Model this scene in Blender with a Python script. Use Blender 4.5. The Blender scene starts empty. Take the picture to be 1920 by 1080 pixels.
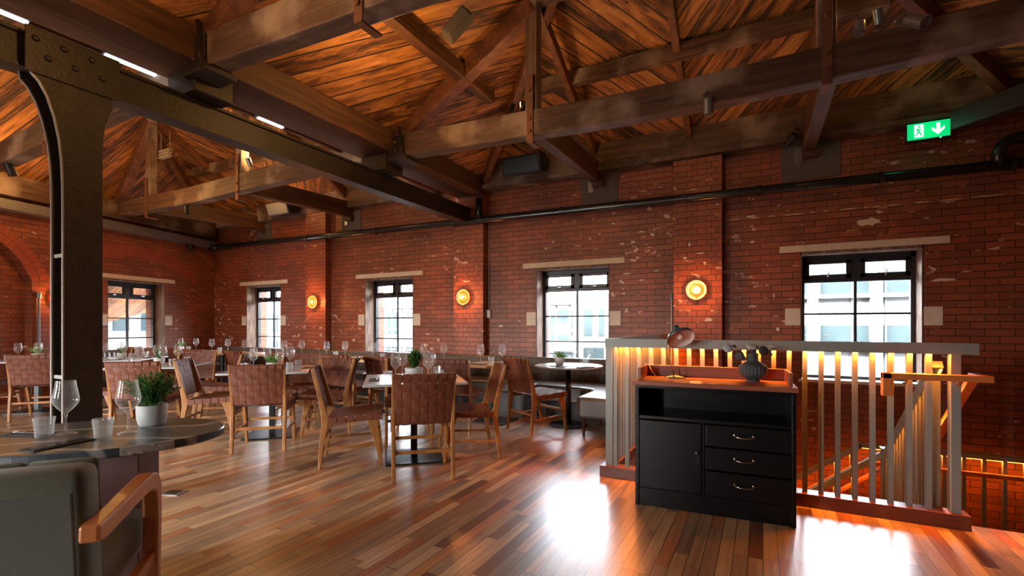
import bpy, bmesh, math, random
from mathutils import Vector, Matrix
random.seed(7)
C = bpy.context.scene.collection
SC = bpy.context.scene
PI = math.pi
R = math.radians

# ------------------------------------------------------------------ camera
YAW = 27.6                      # the camera looks 27.6 degrees left of +Y (+Y faces the window wall)
CS, SN = math.cos(R(YAW)), math.sin(R(YAW))
cam = bpy.data.objects.new('camera', bpy.data.cameras.new('camera'))
C.objects.link(cam)
cam.location = (0, 0, 1.25)
cam.rotation_euler = (R(90), 0, R(YAW))
cam.data.sensor_width = 36
cam.data.lens = 36 * 900 / 1920
cam.data.shift_y = 70 / 1920
cam.data.clip_start = 0.05
cam.data.clip_end = 300
SC.camera = cam

# ------------------------------------------------------------------ world, exposure
w = bpy.data.worlds.new('world'); SC.world = w
w.use_nodes = True
wn = w.node_tree.nodes; wl = w.node_tree.links
bg = wn['Background']
sky = wn.new('ShaderNodeTexSky')
sky.sky_type = 'NISHITA'; sky.sun_disc = False; sky.sun_elevation = R(38); sky.sun_rotation = R(200)
sky.air_density = 1.0; sky.dust_density = 4.0
hs = wn.new('ShaderNodeHueSaturation'); hs.inputs['Saturation'].default_value = 0.22
wl.new(sky.outputs[0], hs.inputs['Color'])
wl.new(hs.outputs[0], bg.inputs[0])
bg.inputs[1].default_value = 7.5
SC.view_settings.view_transform = 'Standard'
SC.view_settings.look = 'None'
SC.view_settings.gamma = 1
SC.view_settings.use_curve_mapping = False
SC.view_settings.exposure = 0.45
SC.cycles.use_denoising = True
SC.cycles.max_bounces = 8
SC.cycles.transparent_max_bounces = 24
SC.cycles.sample_clamp_indirect = 6

def lamp(name, kind, loc, power, color, rot=(0, 0, 0), parent=None, **kw):
    d = bpy.data.lights.new(name, kind); d.energy = power; d.color = color
    for k, v in kw.items(): setattr(d, k, v)
    o = bpy.data.objects.new(name, d); o.location = loc; o.rotation_euler = rot
    C.objects.link(o)
    if parent: o.parent = parent
    return o

# fill daylight through openings added in the unseen wall behind the camera
FILLX = (-8.2, -6.2, -2.6)
for bx_ in FILLX:
    o = lamp('window_portal', 'AREA', (bx_, -4.32, 1.45), 1, (1, 1, 1), (R(90), 0, 0), shape='RECTANGLE', size=.3 if bx_ > -3 else 1.15, size_y=1.6)
    o.data.cycles.is_portal = True
WINX = (0.98, -2.53, -6.09, -9.64)
for x in WINX:                  # sampling portals in the four window openings
    o = lamp('window_portal', 'AREA', (x, 7.12, 1.37), 1, (1, 1, 1), (R(-90), 0, 0), shape='RECTANGLE', size=1.15, size_y=1.55)
    o.data.cycles.is_portal = True

def wp(lat, d, z=0.0):          # metres right of / ahead of the camera -> world
    return (-SN * d + CS * lat, CS * d + SN * lat, z)

# ------------------------------------------------------------------ node helpers
def mat(name):
    m = bpy.data.materials.new(name); m.use_nodes = True
    return m, m.node_tree.nodes, m.node_tree.links, m.node_tree.nodes['Principled BSDF']

def simple(name, col, rough=0.5, metal=0.0, var=0.15, scale=20, bump=0.0, bscale=60, **kw):
    m, n, l, p = mat(name)
    tc = n.new('ShaderNodeTexCoord')
    no = n.new('ShaderNodeTexNoise'); no.inputs['Scale'].default_value = scale; no.inputs['Detail'].default_value = 4
    l.new(tc.outputs['Object'], no.inputs['Vector'])
    mx = n.new('ShaderNodeMix'); mx.data_type = 'RGBA'
    mx.inputs[6].default_value = tuple(c * (1 - var) for c in col) + (1,)
    mx.inputs[7].default_value = tuple(min(1, c * (1 + var)) for c in col) + (1,)
    l.new(no.outputs['Fac'], mx.inputs[0]); l.new(mx.outputs[2], p.inputs['Base Color'])
    p.inputs['Roughness'].default_value = rough; p.inputs['Metallic'].default_value = metal
    for k, v in kw.items(): p.inputs[k].default_value = v
    if bump:
        nb = n.new('ShaderNodeTexNoise'); nb.inputs['Scale'].default_value = bscale; nb.inputs['Detail'].default_value = 5
        l.new(tc.outputs['Object'], nb.inputs['Vector'])
        b = n.new('ShaderNodeBump'); b.inputs['Strength'].default_value = bump; b.inputs['Distance'].default_value = 0.01
        l.new(nb.outputs['Fac'], b.inputs['Height']); l.new(b.outputs[0], p.inputs['Normal'])
    return m

def ramp(n, stops, interp='LINEAR'):
    r = n.new('ShaderNodeValToRGB'); r.color_ramp.interpolation = interp
    e = r.color_ramp.elements
    while len(e) < len(stops): e.new(0.5)
    for el, (pos, c) in zip(e, stops):
        el.position = pos; el.color = tuple(c) + (1,) if len(c) == 3 else c
    return r

def math_(n, l, op, a, b=None, c=None):
    m = n.new('ShaderNodeMath'); m.operation = op
    for i, v in enumerate((a, b, c)):
        if v is None: continue
        if isinstance(v, (int, float)): m.inputs[i].default_value = v
        else: l.new(v, m.inputs[i])
    return m.outputs[0]

def wood(name, c_dark, c_mid, c_light, stretch=(1, 1, 1), scale=6, rough=0.6, bump=0.3, wear=None, wearcol=(0.3, 0.27, 0.24)):
    """weathered timber: stretch is small along the grain"""
    m, n, l, p = mat(name)
    tc = n.new('ShaderNodeTexCoord'); mp = n.new('ShaderNodeMapping')
    mp.inputs['Scale'].default_value = stretch
    l.new(tc.outputs['Object'], mp.inputs['Vector'])
    n1 = n.new('ShaderNodeTexNoise'); n1.inputs['Scale'].default_value = scale; n1.inputs['Detail'].default_value = 8; n1.inputs['Roughness'].default_value = 0.65
    l.new(mp.outputs[0], n1.inputs['Vector'])
    r = ramp(n, [(0.25, c_dark), (0.5, c_mid), (0.75, c_light)])
    l.new(n1.outputs['Fac'], r.inputs[0])
    out = r.outputs[0]
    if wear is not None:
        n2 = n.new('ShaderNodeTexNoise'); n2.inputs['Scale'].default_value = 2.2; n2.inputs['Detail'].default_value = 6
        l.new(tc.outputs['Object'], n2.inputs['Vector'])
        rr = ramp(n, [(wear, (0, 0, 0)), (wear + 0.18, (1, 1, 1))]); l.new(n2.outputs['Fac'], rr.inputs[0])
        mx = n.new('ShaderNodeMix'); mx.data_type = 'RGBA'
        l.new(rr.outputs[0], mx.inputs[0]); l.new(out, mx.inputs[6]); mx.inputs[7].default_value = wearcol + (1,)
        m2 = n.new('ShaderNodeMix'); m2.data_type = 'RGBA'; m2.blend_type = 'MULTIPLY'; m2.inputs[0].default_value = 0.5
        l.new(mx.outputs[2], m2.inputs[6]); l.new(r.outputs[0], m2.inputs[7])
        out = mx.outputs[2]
    l.new(out, p.inputs['Base Color'])
    p.inputs['Roughness'].default_value = rough
    if bump:
        b = n.new('ShaderNodeBump'); b.inputs['Strength'].default_value = bump; b.inputs['Distance'].default_value = 0.006
        l.new(n1.outputs['Fac'], b.inputs['Height']); l.new(b.outputs[0], p.inputs['Normal'])
    return m

def brick_mat(name, c1, c2, mortar, chips=0.66, squash=1.0, dirt=0.35):
    m, n, l, p = mat(name)
    tc = n.new('ShaderNodeTexCoord'); sp = n.new('ShaderNodeSeparateXYZ'); l.new(tc.outputs['Object'], sp.inputs[0])
    u = math_(n, l, 'ADD', sp.outputs[0], sp.outputs[1])
    cb = n.new('ShaderNodeCombineXYZ'); l.new(u, cb.inputs[0]); l.new(sp.outputs[2], cb.inputs[1])
    nz = n.new('ShaderNodeTexNoise'); nz.inputs['Scale'].default_value = 9; nz.inputs['Detail'].default_value = 3
    l.new(cb.outputs[0], nz.inputs['Vector'])
    # slight wander of the courses
    vm = n.new('ShaderNodeVectorMath'); vm.operation = 'MULTIPLY_ADD'
    l.new(nz.outputs['Color'], vm.inputs[0]); vm.inputs[1].default_value = (0.012, 0.008, 0); l.new(cb.outputs[0], vm.inputs[2])
    br = n.new('ShaderNodeTexBrick')
    br.inputs['Scale'].default_value = 1; br.inputs['Brick Width'].default_value = 0.232; br.inputs['Row Height'].default_value = 0.076
    br.inputs['Mortar Size'].default_value = 0.0045; br.inputs['Mortar Smooth'].default_value = 0.25; br.inputs['Bias'].default_value = -0.1
    br.squash = squash; br.squash_frequency = 2
    br.inputs['Color1'].default_value = c1 + (1,); br.inputs['Color2'].default_value = c2 + (1,); br.inputs['Mortar'].default_value = mortar + (1,)
    l.new(vm.outputs[0], br.inputs['Vector'])
    # broad tonal dirt
    n2 = n.new('ShaderNodeTexNoise'); n2.inputs['Scale'].default_value = 1.3; n2.inputs['Detail'].default_value = 6
    l.new(tc.outputs['Object'], n2.inputs['Vector'])
    r2 = ramp(n, [(0.3, (1 - dirt,) * 3), (0.7, (1.15, 1.15, 1.15))]); l.new(n2.outputs['Fac'], r2.inputs[0])
    mu = n.new('ShaderNodeMix'); mu.data_type = 'RGBA'; mu.blend_type = 'MULTIPLY'; mu.inputs[0].default_value = 1
    l.new(br.outputs['Color'], mu.inputs[6]); l.new(r2.outputs[0], mu.inputs[7])
    # chipped paint showing pale plaster
    n3 = n.new('ShaderNodeTexNoise'); n3.inputs['Scale'].default_value = 7.5; n3.inputs['Detail'].default_value = 3.5
    n4 = n.new('ShaderNodeTexNoise'); n4.inputs['Scale'].default_value = 1.1; n4.inputs['Detail'].default_value = 2
    m3 = n.new('ShaderNodeMapping'); m3.inputs['Scale'].default_value = (1, 1, 2.0); l.new(tc.outputs['Object'], m3.inputs['Vector'])
    l.new(m3.outputs[0], n3.inputs['Vector']); l.new(tc.outputs['Object'], n4.inputs['Vector'])
    s = math_(n, l, 'MULTIPLY_ADD', n4.outputs['Fac'], 0.35, n3.outputs['Fac'])
    s2 = math_(n, l, 'MULTIPLY_ADD', br.outputs['Fac'], 0.05, s)
    r3 = ramp(n, [(0, (0, 0, 0)), (1, (1, 1, 1))])
    g = math_(n, l, 'GREATER_THAN', s2, chips + 0.25)
    mc = n.new('ShaderNodeMix'); mc.data_type = 'RGBA'; l.new(g, mc.inputs[0]); l.new(mu.outputs[2], mc.inputs[6]); mc.inputs[7].default_value = (0.5, 0.36, 0.28, 1)
    l.new(mc.outputs[2], p.inputs['Base Color'])
    p.inputs['Roughness'].default_value = 0.5
    b = n.new('ShaderNodeBump'); b.inputs['Strength'].default_value = 0.7; b.inputs['Distance'].default_value = 0.008
    hgt = math_(n, l, 'MULTIPLY_ADD', br.outputs['Fac'], -1.0, math_(n, l, 'MULTIPLY', nz.outputs['Fac'], 0.5))
    l.new(hgt, b.inputs['Height']); l.new(b.outputs[0], p.inputs['Normal'])
    return m

def floor_mat():
    m, n, l, p = mat('floor_strips')
    tc = n.new('ShaderNodeTexCoord'); sp = n.new('ShaderNodeSeparateXYZ'); l.new(tc.outputs['Object'], sp.inputs[0])
    xs = math_(n, l, 'DIVIDE', sp.outputs[0], 0.072)
    col = math_(n, l, 'FLOOR', xs); fx = math_(n, l, 'FRACT', xs)
    w1 = n.new('ShaderNodeTexWhiteNoise'); w1.noise_dimensions = '1D'; l.new(col, w1.inputs['W'])
    off = math_(n, l, 'MULTIPLY', w1.outputs['Value'], 7.0)
    ys = math_(n, l, 'ADD', math_(n, l, 'DIVIDE', sp.outputs[1], 0.62), off)
    # uneven board lengths
    wob = math_(n, l, 'MULTIPLY', math_(n, l, 'SINE', math_(n, l, 'MULTIPLY', ys, 2.3)), 0.28)
    ys = math_(n, l, 'ADD', ys, wob)
    row = math_(n, l, 'FLOOR', ys); fy = math_(n, l, 'FRACT', ys)
    cb = n.new('ShaderNodeCombineXYZ'); l.new(col, cb.inputs[0]); l.new(row, cb.inputs[1])
    w2 = n.new('ShaderNodeTexWhiteNoise'); w2.noise_dimensions = '2D'; l.new(cb.outputs[0], w2.inputs['Vector'])
    r = ramp(n, [(0.0, (0.17, 0.08, 0.05)), (0.06, (0.42, 0.18, 0.08)), (0.15, (0.35, 0.235, 0.155)), (0.32, (0.56, 0.39, 0.225)), (0.46, (0.46, 0.33, 0.21)),
                 (0.60, (0.40, 0.28, 0.18)), (0.74, (0.64, 0.46, 0.28)), (0.89, (0.50, 0.24, 0.11)), (0.94, (0.27, 0.20, 0.15))], 'CONSTANT')
    l.new(w2.outputs['Value'], r.inputs[0])
    # grain
    mp = n.new('ShaderNodeMapping'); mp.inputs['Scale'].default_value = (38, 2.2, 1); l.new(tc.outputs['Object'], mp.inputs['Vector'])
    va = n.new('ShaderNodeVectorMath'); va.operation = 'ADD'; l.new(mp.outputs[0], va.inputs[0])
    sc2 = n.new('ShaderNodeVectorMath'); sc2.operation = 'SCALE'; sc2.inputs['Scale'].default_value = 13.7; l.new(cb.outputs[0], sc2.inputs[0]); l.new(sc2.outputs[0], va.inputs[1])
    g = n.new('ShaderNodeTexNoise'); g.inputs['Scale'].default_value = 1; g.inputs['Detail'].default_value = 6; l.new(va.outputs[0], g.inputs['Vector'])
    rg = ramp(n, [(0.3, (0.55, 0.5, 0.47)), (0.55, (1, 1, 1)), (0.8, (1.15, 1.15, 1.12))]); l.new(g.outputs['Fac'], rg.inputs[0])
    mu = n.new('ShaderNodeMix'); mu.data_type = 'RGBA'; mu.blend_type = 'MULTIPLY'; mu.inputs[0].default_value = 0.9
    l.new(r.outputs[0], mu.inputs[6]); l.new(rg.outputs[0], mu.inputs[7])
    # stains
    st = n.new('ShaderNodeTexNoise'); st.inputs['Scale'].default_value = 5; st.inputs['Detail'].default_value = 7; st.inputs['Roughness'].default_value = 0.7
    m5 = n.new('ShaderNodeMapping'); m5.inputs['Scale'].default_value = (2.2, 0.9, 1); l.new(tc.outputs['Object'], m5.inputs['Vector']); l.new(m5.outputs[0], st.inputs['Vector'])
    rs = ramp(n, [(0.27, (0.4, 0.35, 0.32)), (0.38, (1, 1, 1))]); l.new(st.outputs['Fac'], rs.inputs[0])
    m6 = n.new('ShaderNodeMix'); m6.data_type = 'RGBA'; m6.blend_type = 'MULTIPLY'; m6.inputs[0].default_value = 0.8
    l.new(mu.outputs[2], m6.inputs[6]); l.new(rs.outputs[0], m6.inputs[7])
    # gaps
    ex = math_(n, l, 'MINIMUM', fx, math_(n, l, 'SUBTRACT', 1.0, fx))
    gx = math_(n, l, 'LESS_THAN', ex, 0.028)
    ey = math_(n, l, 'MINIMUM', fy, math_(n, l, 'SUBTRACT', 1.0, fy))
    gy = math_(n, l, 'LESS_THAN', ey, 0.003)
    gap = math_(n, l, 'MAXIMUM', gx, gy)
    mg = n.new('ShaderNodeMix'); mg.data_type = 'RGBA'; l.new(math_(n, l, 'MULTIPLY', gap, 0.9), mg.inputs[0]); l.new(m6.outputs[2], mg.inputs[6]); mg.inputs[7].default_value = (0.05, 0.03, 0.02, 1)
    l.new(mg.outputs[2], p.inputs['Base Color'])
    rr = math_(n, l, 'MULTIPLY_ADD', st.outputs['Fac'], 0.12, 0.26)
    l.new(rr, p.inputs['Roughness'])
    p.inputs['Specular IOR Level'].default_value = 0.9; p.inputs['Coat Weight'].default_value = 0.6; p.inputs['Coat Roughness'].default_value = 0.3; p.inputs['Coat IOR'].default_value = 1.7
    hgt = math_(n, l, 'MULTIPLY_ADD', gap, -1.0, math_(n, l, 'MULTIPLY_ADD', g.outputs['Fac'], 0.05, math_(n, l, 'MULTIPLY', w2.outputs['Value'], 0.15)))
    b = n.new('ShaderNodeBump'); b.inputs['Strength'].default_value = 0.35; b.inputs['Distance'].default_value = 0.003
    l.new(hgt, b.inputs['Height']); l.new(b.outputs[0], p.inputs['Normal'])
    return m

def board_mat(name, sign):
    """diagonal boarding: across-coordinate (x + sign*y)/sqrt2"""
    m, n, l, p = mat(name)
    tc = n.new('ShaderNodeTexCoord'); sp = n.new('ShaderNodeSeparateXYZ'); l.new(tc.outputs['Object'], sp.inputs[0])
    a = math_(n, l, 'DIVIDE', math_(n, l, 'MULTIPLY_ADD', sp.outputs[1], sign, sp.outputs[0]), 0.172 * 1.41)
    t = math_(n, l, 'MULTIPLY_ADD', sp.outputs[1], -sign, sp.outputs[0])
    bid = math_(n, l, 'FLOOR', a); fa = math_(n, l, 'FRACT', a)
    w1 = n.new('ShaderNodeTexWhiteNoise'); w1.noise_dimensions = '1D'; l.new(bid, w1.inputs['W'])
    cb = n.new('ShaderNodeCombineXYZ'); l.new(math_(n, l, 'MULTIPLY', a, 1.7), cb.inputs[0]); l.new(math_(n, l, 'MULTIPLY', t, 1.1), cb.inputs[1]); l.new(math_(n, l, 'MULTIPLY', bid, 3.7), cb.inputs[2])
    g = n.new('ShaderNodeTexNoise'); g.inputs['Scale'].default_value = 1.5; g.inputs['Detail'].default_value = 9; g.inputs['Roughness'].default_value = 0.68; g.inputs['Distortion'].default_value = 0.7
    l.new(cb.outputs[0], g.inputs['Vector'])
    r = ramp(n, [(0.36, (0.03, 0.012, 0.004)), (0.46, (0.15, 0.056, 0.014)), (0.57, (0.36, 0.145, 0.034)), (0.69, (0.50, 0.225, 0.058)), (0.82, (0.72, 0.46, 0.20))])
    l.new(math_(n, l, 'MULTIPLY_ADD', w1.outputs['Value'], 0.16, math_(n, l, 'ADD', g.outputs['Fac'], -0.07)), r.inputs[0])
    # knots
    vo = n.new('ShaderNodeTexVoronoi'); vo.inputs['Scale'].default_value = 1.0
    cb2 = n.new('ShaderNodeCombineXYZ'); l.new(math_(n, l, 'MULTIPLY', a, 1.0), cb2.inputs[0]); l.new(math_(n, l, 'MULTIPLY', t, 2.4), cb2.inputs[1])
    l.new(cb2.outputs[0], vo.inputs['Vector'])
    kn = ramp(n, [(0.045, (0.12, 0.08, 0.05)), (0.10, (1, 1, 1))]); l.new(vo.outputs['Distance'], kn.inputs[0])
    mk = n.new('ShaderNodeMix'); mk.data_type = 'RGBA'; mk.blend_type = 'MULTIPLY'; mk.inputs[0].default_value = 0.9
    l.new(r.outputs[0], mk.inputs[6]); l.new(kn.outputs[0], mk.inputs[7])
    ex = math_(n, l, 'MINIMUM', fa, math_(n, l, 'SUBTRACT', 1.0, fa))
    gap = math_(n, l, 'LESS_THAN', math_(n, l, 'ADD', ex, math_(n, l, 'MULTIPLY', g.outputs['Fac'], -0.03)), 0.022)
    mg = n.new('ShaderNodeMix'); mg.data_type = 'RGBA'; l.new(gap, mg.inputs[0]); l.new(mk.outputs[2], mg.inputs[6]); mg.inputs[7].default_value = (0.015, 0.008, 0.005, 1)
    l.new(mg.outputs[2], p.inputs['Base Color']); p.inputs['Roughness'].default_value = 0.6
    b = n.new('ShaderNodeBump'); b.inputs['Strength'].default_value = 0.9; b.inputs['Distance'].default_value = 0.02
    l.new(math_(n, l, 'MULTIPLY_ADD', gap, -1.0, math_(n, l, 'MULTIPLY_ADD', w1.outputs['Value'], 0.3, math_(n, l, 'MULTIPLY', g.outputs['Fac'], 0.5))), b.inputs['Height'])
    l.new(b.outputs[0], p.inputs['Normal'])
    return m

def emit(name, col, strength):
    m, n, l, p = mat(name)
    p.inputs['Base Color'].default_value = col + (1,)
    p.inputs['Emission Color'].default_value = col + (1,); p.inputs['Emission Strength'].default_value = strength
    return m

def thin_glass(name, edge=0.55, base=0.04, tint=(1, 1, 1), rough=0.02, bump=0, painted_glint=0):
    m, n, l, p = mat(name); n.remove(p)
    out = n['Material Output']
    tr = n.new('ShaderNodeBsdfTransparent'); tr.inputs[0].default_value = tint + (1,)
    gl = n.new('ShaderNodeBsdfGlossy'); gl.inputs['Roughness'].default_value = rough
    lw = n.new('ShaderNodeLayerWeight'); lw.inputs['Blend'].default_value = 0.35
    pw = math_(n, l, 'POWER', lw.outputs['Facing'], 2.6)
    f = math_(n, l, 'MULTIPLY_ADD', pw, edge, base)
    mx = n.new('ShaderNodeMixShader'); l.new(f, mx.inputs[0]); l.new(tr.outputs[0], mx.inputs[1]); l.new(gl.outputs[0], mx.inputs[2])
    if painted_glint:  # white diffuse painted in to imitate bright window light on glass edges
        df = n.new('ShaderNodeBsdfDiffuse'); df.inputs[0].default_value = (.9, .92, .93, 1)
        ts = n.new('ShaderNodeBsdfTranslucent'); ts.inputs[0].default_value = (.9, .92, .93, 1)
        a1 = n.new('ShaderNodeMixShader'); l.new(df.outputs[0], a1.inputs[1]); l.new(ts.outputs[0], a1.inputs[2])
        a2 = n.new('ShaderNodeMixShader'); a2.inputs[0].default_value = painted_glint; l.new(gl.outputs[0], a2.inputs[1]); l.new(a1.outputs[0], a2.inputs[2])
        l.new(a2.outputs[0], mx.inputs[2])
    if bump:
        tc = n.new('ShaderNodeTexCoord'); vo = n.new('ShaderNodeTexChecker'); vo.inputs['Scale'].default_value = bump
        l.new(tc.outputs['Object'], vo.inputs['Vector'])
        b = n.new('ShaderNodeBump'); b.inputs['Distance'].default_value = 0.004; l.new(vo.outputs['Fac'], b.inputs['Height']); l.new(b.outputs[0], gl.inputs['Normal'])
    l.new(mx.outputs[0], out.inputs[0])
    return m

def marble_mat():
    m, n, l, p = mat('dark_marble')
    tc = n.new('ShaderNodeTexCoord')
    n1 = n.new('ShaderNodeTexNoise'); n1.inputs['Scale'].default_value = 3; n1.inputs['Detail'].default_value = 8; n1.inputs['Distortion'].default_value = 1.5
    l.new(tc.outputs['Object'], n1.inputs['Vector'])
    wv = n.new('ShaderNodeTexWave'); wv.inputs['Scale'].default_value = 1.1; wv.inputs['Distortion'].default_value = 9; wv.inputs['Detail'].default_value = 3; wv.inputs['Detail Scale'].default_value = 1.2
    wv.bands_direction = 'Y'
    l.new(tc.outputs['Object'], wv.inputs['Vector'])
    r1 = ramp(n, [(0.3, (0.03, 0.04, 0.05)), (0.7, (0.07, 0.09, 0.11))]); l.new(n1.outputs['Fac'], r1.inputs[0])
    r2 = ramp(n, [(0.93, (0, 0, 0)), (0.985, (1, 1, 1))]); l.new(wv.outputs['Fac'], r2.inputs[0])
    mx = n.new('ShaderNodeMix'); mx.data_type = 'RGBA'; l.new(math_(n, l, 'MULTIPLY', r2.outputs[0], 0.6), mx.inputs[0]); l.new(r1.outputs[0], mx.inputs[6]); mx.inputs[7].default_value = (0.45, 0.47, 0.47, 1)
    l.new(mx.outputs[2], p.inputs['Base Color']); p.inputs['Roughness'].default_value = 0.3
    return m

def fabric_mat(name, ca, cb_, sc=900):
    m, n, l, p = mat(name)
    tc = n.new('ShaderNodeTexCoord'); ns = n.new('ShaderNodeTexNoise'); ns.inputs['Scale'].default_value = sc; ns.inputs['Detail'].default_value = 2
    l.new(tc.outputs['Object'], ns.inputs['Vector'])
    r = ramp(n, [(0.35, ca), (0.65, cb_)]); l.new(ns.outputs['Fac'], r.inputs[0]); l.new(r.outputs[0], p.inputs['Base Color'])
    p.inputs['Roughness'].default_value = 0.95; p.inputs['Sheen Weight'].default_value = 0.3
    b = n.new('ShaderNodeBump'); b.inputs['Strength'].default_value = 0.4; b.inputs['Distance'].default_value = 0.002
    l.new(ns.outputs['Fac'], b.inputs['Height']); l.new(b.outputs[0], p.inputs['Normal'])
    return m

M = {}
M['brick'] = brick_mat('red_painted_brick', (0.275, 0.073, 0.030), (0.175, 0.049, 0.022), (0.045, 0.016, 0.010), chips=0.635)
M['brick_pier'] = brick_mat('red_pier_brick', (0.30, 0.080, 0.031), (0.21, 0.057, 0.024), (0.05, 0.018, 0.011), chips=0.635, squash=0.5)
M['floor'] = floor_mat()
M['board_a'] = board_mat('roof_boards_a', -1.0)
M['board_b'] = board_mat('roof_boards_b', 1.0)
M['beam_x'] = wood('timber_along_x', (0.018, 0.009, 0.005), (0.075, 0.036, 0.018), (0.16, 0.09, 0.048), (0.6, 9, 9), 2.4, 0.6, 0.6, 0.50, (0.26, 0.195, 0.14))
M['beam_y'] = wood('timber_along_y', (0.016, 0.007, 0.004), (0.075, 0.030, 0.012), (0.15, 0.068, 0.028), (9, 0.6, 9), 2.4, 0.6, 0.5)
M['beam_z'] = wood('timber_upright', (0.04, 0.022, 0.013), (0.12, 0.07, 0.042), (0.24, 0.165, 0.11), (9, 9, 0.6), 2.4, 0.6, 0.5, 0.5, (0.30, 0.25, 0.21))
M['rafter'] = wood('rafter_timber', (0.03, 0.010, 0.004), (0.12, 0.042, 0.014), (0.22, 0.09, 0.034), (3, 3, 3), 3.0, 0.6, 0.4)
M['steel'] = simple('dark_painted_steel', (0.022, 0.015, 0.012), 0.5, 0.1, 0.5, 6, 0.3, 40)
M['column'] = simple('rusted_column_steel', (0.034, 0.026, 0.022), 0.5, 0.3, 0.55, 14, 0.45, 60)
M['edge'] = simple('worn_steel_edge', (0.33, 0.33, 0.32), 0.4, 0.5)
M['black'] = simple('black_lacquer', (0.003, 0.003, 0.0035), 0.3, 0, 0.2, **{'Specular IOR Level': 0.25})
M['blackmetal'] = simple('black_metal', (0.018, 0.019, 0.021), 0.35, 0.4, 0.2)
M['pipe'] = simple('black_pipe', (0.02, 0.022, 0.026), 0.22, 0.2, 0.2)
M['greymetal'] = simple('grey_metal', (0.20, 0.22, 0.24), 0.35, 0.5, 0.1)
M['chrome'] = simple('polished_steel', (0.75, 0.75, 0.76), 0.12, 1.0, 0.05)
M['rust'] = simple('rusty_strap', (0.17, 0.075, 0.04), 0.6, 0.4, 0.4, 25)
M['stone'] = simple('pale_stone', (0.58, 0.52, 0.43), 0.8, 0, 0.2, 12, 0.3, 80)
M['padstone'] = simple('grey_concrete', (0.095, 0.08, 0.068), 0.85, 0, 0.35, 6, 0.4, 40)
M['win'] = simple('dark_window_paint', (0.022, 0.028, 0.034), 0.35, 0, 0.15)
M['winreveal'] = wood('reveal_timber', (0.05, 0.025, 0.015), (0.14, 0.08, 0.05), (0.3, 0.23, 0.17), (6, 6, 1), 4, 0.7, 0.4)
M['glasspane'] = thin_glass('window_glass', 0.5, 0.03, (0.97, 0.99, 1.0), 0.0)
M['glass'] = thin_glass('clear_glass', 1.0, 0.12, (0.98, 0.99, 1.0), 0.05, 0, 0.6)
M['cutglass'] = thin_glass('cut_glass', 0.8, 0.20, (0.95, 0.97, 0.98), 0.12, 60, 0.45)
M['leather'] = simple('brown_leather', (0.125, 0.030, 0.010), 0.58, 0, 0.3, 14, 0.15, 150)
M['teak'] = wood('teak', (0.15, 0.055, 0.014), (0.28, 0.115, 0.030), (0.40, 0.19, 0.055), (1, 1, 1), 9, 0.42, 0.1)
M['toplight'] = simple('grey_table_top', (0.36, 0.40, 0.43), 0.18, 0, 0.08, 5)
M['topwood'] = wood('oak_table_top', (0.42, 0.26, 0.13), (0.58, 0.38, 0.2), (0.7, 0.5, 0.3), (1, 7, 1), 5, 0.25, 0.05)
M['marble'] = marble_mat()
M['plinth'] = simple('oxblood_veneer', (0.060, 0.016, 0.012), 0.35, 0, 0.25, 8)
M['redwood'] = wood('red_stained_wood', (0.17, 0.045, 0.022), (0.24, 0.065, 0.032), (0.30, 0.09, 0.045), (0.6, 8, 8), 4, 0.32, 0.05)
M['kick'] = wood('dark_red_kick', (0.06, 0.014, 0.008), (0.10, 0.026, 0.014), (0.14, 0.04, 0.02), (0.6, 8, 8), 4, 0.35, 0.05)
M['handrail'] = wood('orange_wood_rail', (0.38, 0.10, 0.02), (0.50, 0.15, 0.035), (0.6, 0.2, 0.05), (2, 2, 2), 5, 0.35, 0.05)
M['railmetal'] = simple('sage_grey_paint', (0.20, 0.225, 0.21), 0.45, 0.1, 0.06)
M['banq'] = simple('grey_leather', (0.085, 0.078, 0.072), 0.30, 0, 0.2, 8, 0.1, 90)
M['banqbase'] = simple('dark_plinth', (0.02, 0.018, 0.018), 0.5)
M['fabric'] = fabric_mat('olive_wool', (0.065, 0.072, 0.05), (0.135, 0.142, 0.105))
M['armwood'] = wood('armchair_wood', (0.33, 0.10, 0.03), (0.44, 0.15, 0.045), (0.5, 0.19, 0.06), (4, 4, 4), 3, 0.3, 0.03)
M['pot'] = simple('pale_ceramic', (0.50, 0.52, 0.52), 0.55, 0, 0.06)
M['leaf'] = simple('herb_leaf', (0.075, 0.22, 0.05), 0.6, 0, 0.5, 30)
M['leafp'] = simple('pale_herb_leaf', (0.20, 0.42, 0.08), 0.6, 0, 0.4, 30)
M['soil'] = simple('soil', (0.03, 0.02, 0.012), 0.95)
M['napkin'] = simple('charcoal_napkin', (0.02, 0.024, 0.03), 0.85)
M['vase'] = simple('slate_ceramic', (0.045, 0.055, 0.065), 0.55, 0, 0.4, 60, 0.6, 200)
M['driedleaf'] = simple('dark_dried_leaf', (0.045, 0.035, 0.035), 0.7)
M['paleleaf'] = simple('pale_dried_leaf', (0.42, 0.45, 0.47), 0.6)
M['lampshade'] = simple('slate_lamp_enamel', (0.05, 0.085, 0.11), 0.25, 0.2, 0.1)
M['lampin'] = simple('white_lamp_inside', (0.62, 0.5, 0.45), 0.6)
M['brass'] = simple('brass', (0.7, 0.42, 0.16), 0.25, 1.0, 0.1)
M['led'] = emit('led_strip', (1.0, 0.36, 0.05), 8)
M['bulb'] = emit('warm_bulb', (1.0, 0.50, 0.15), 3)
M['bulb2'] = emit('spot_lens', (1.0, 0.62, 0.28), 60)
M['tube'] = emit('white_tube', (0.85, 0.95, 1.0), 1.6)
M['exitgreen'] = emit('exit_green', (0.0, 0.42, 0.13), 1.0)
M['exitwhite'] = emit('exit_white', (0.85, 1.0, 0.92), 1.6)
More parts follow.
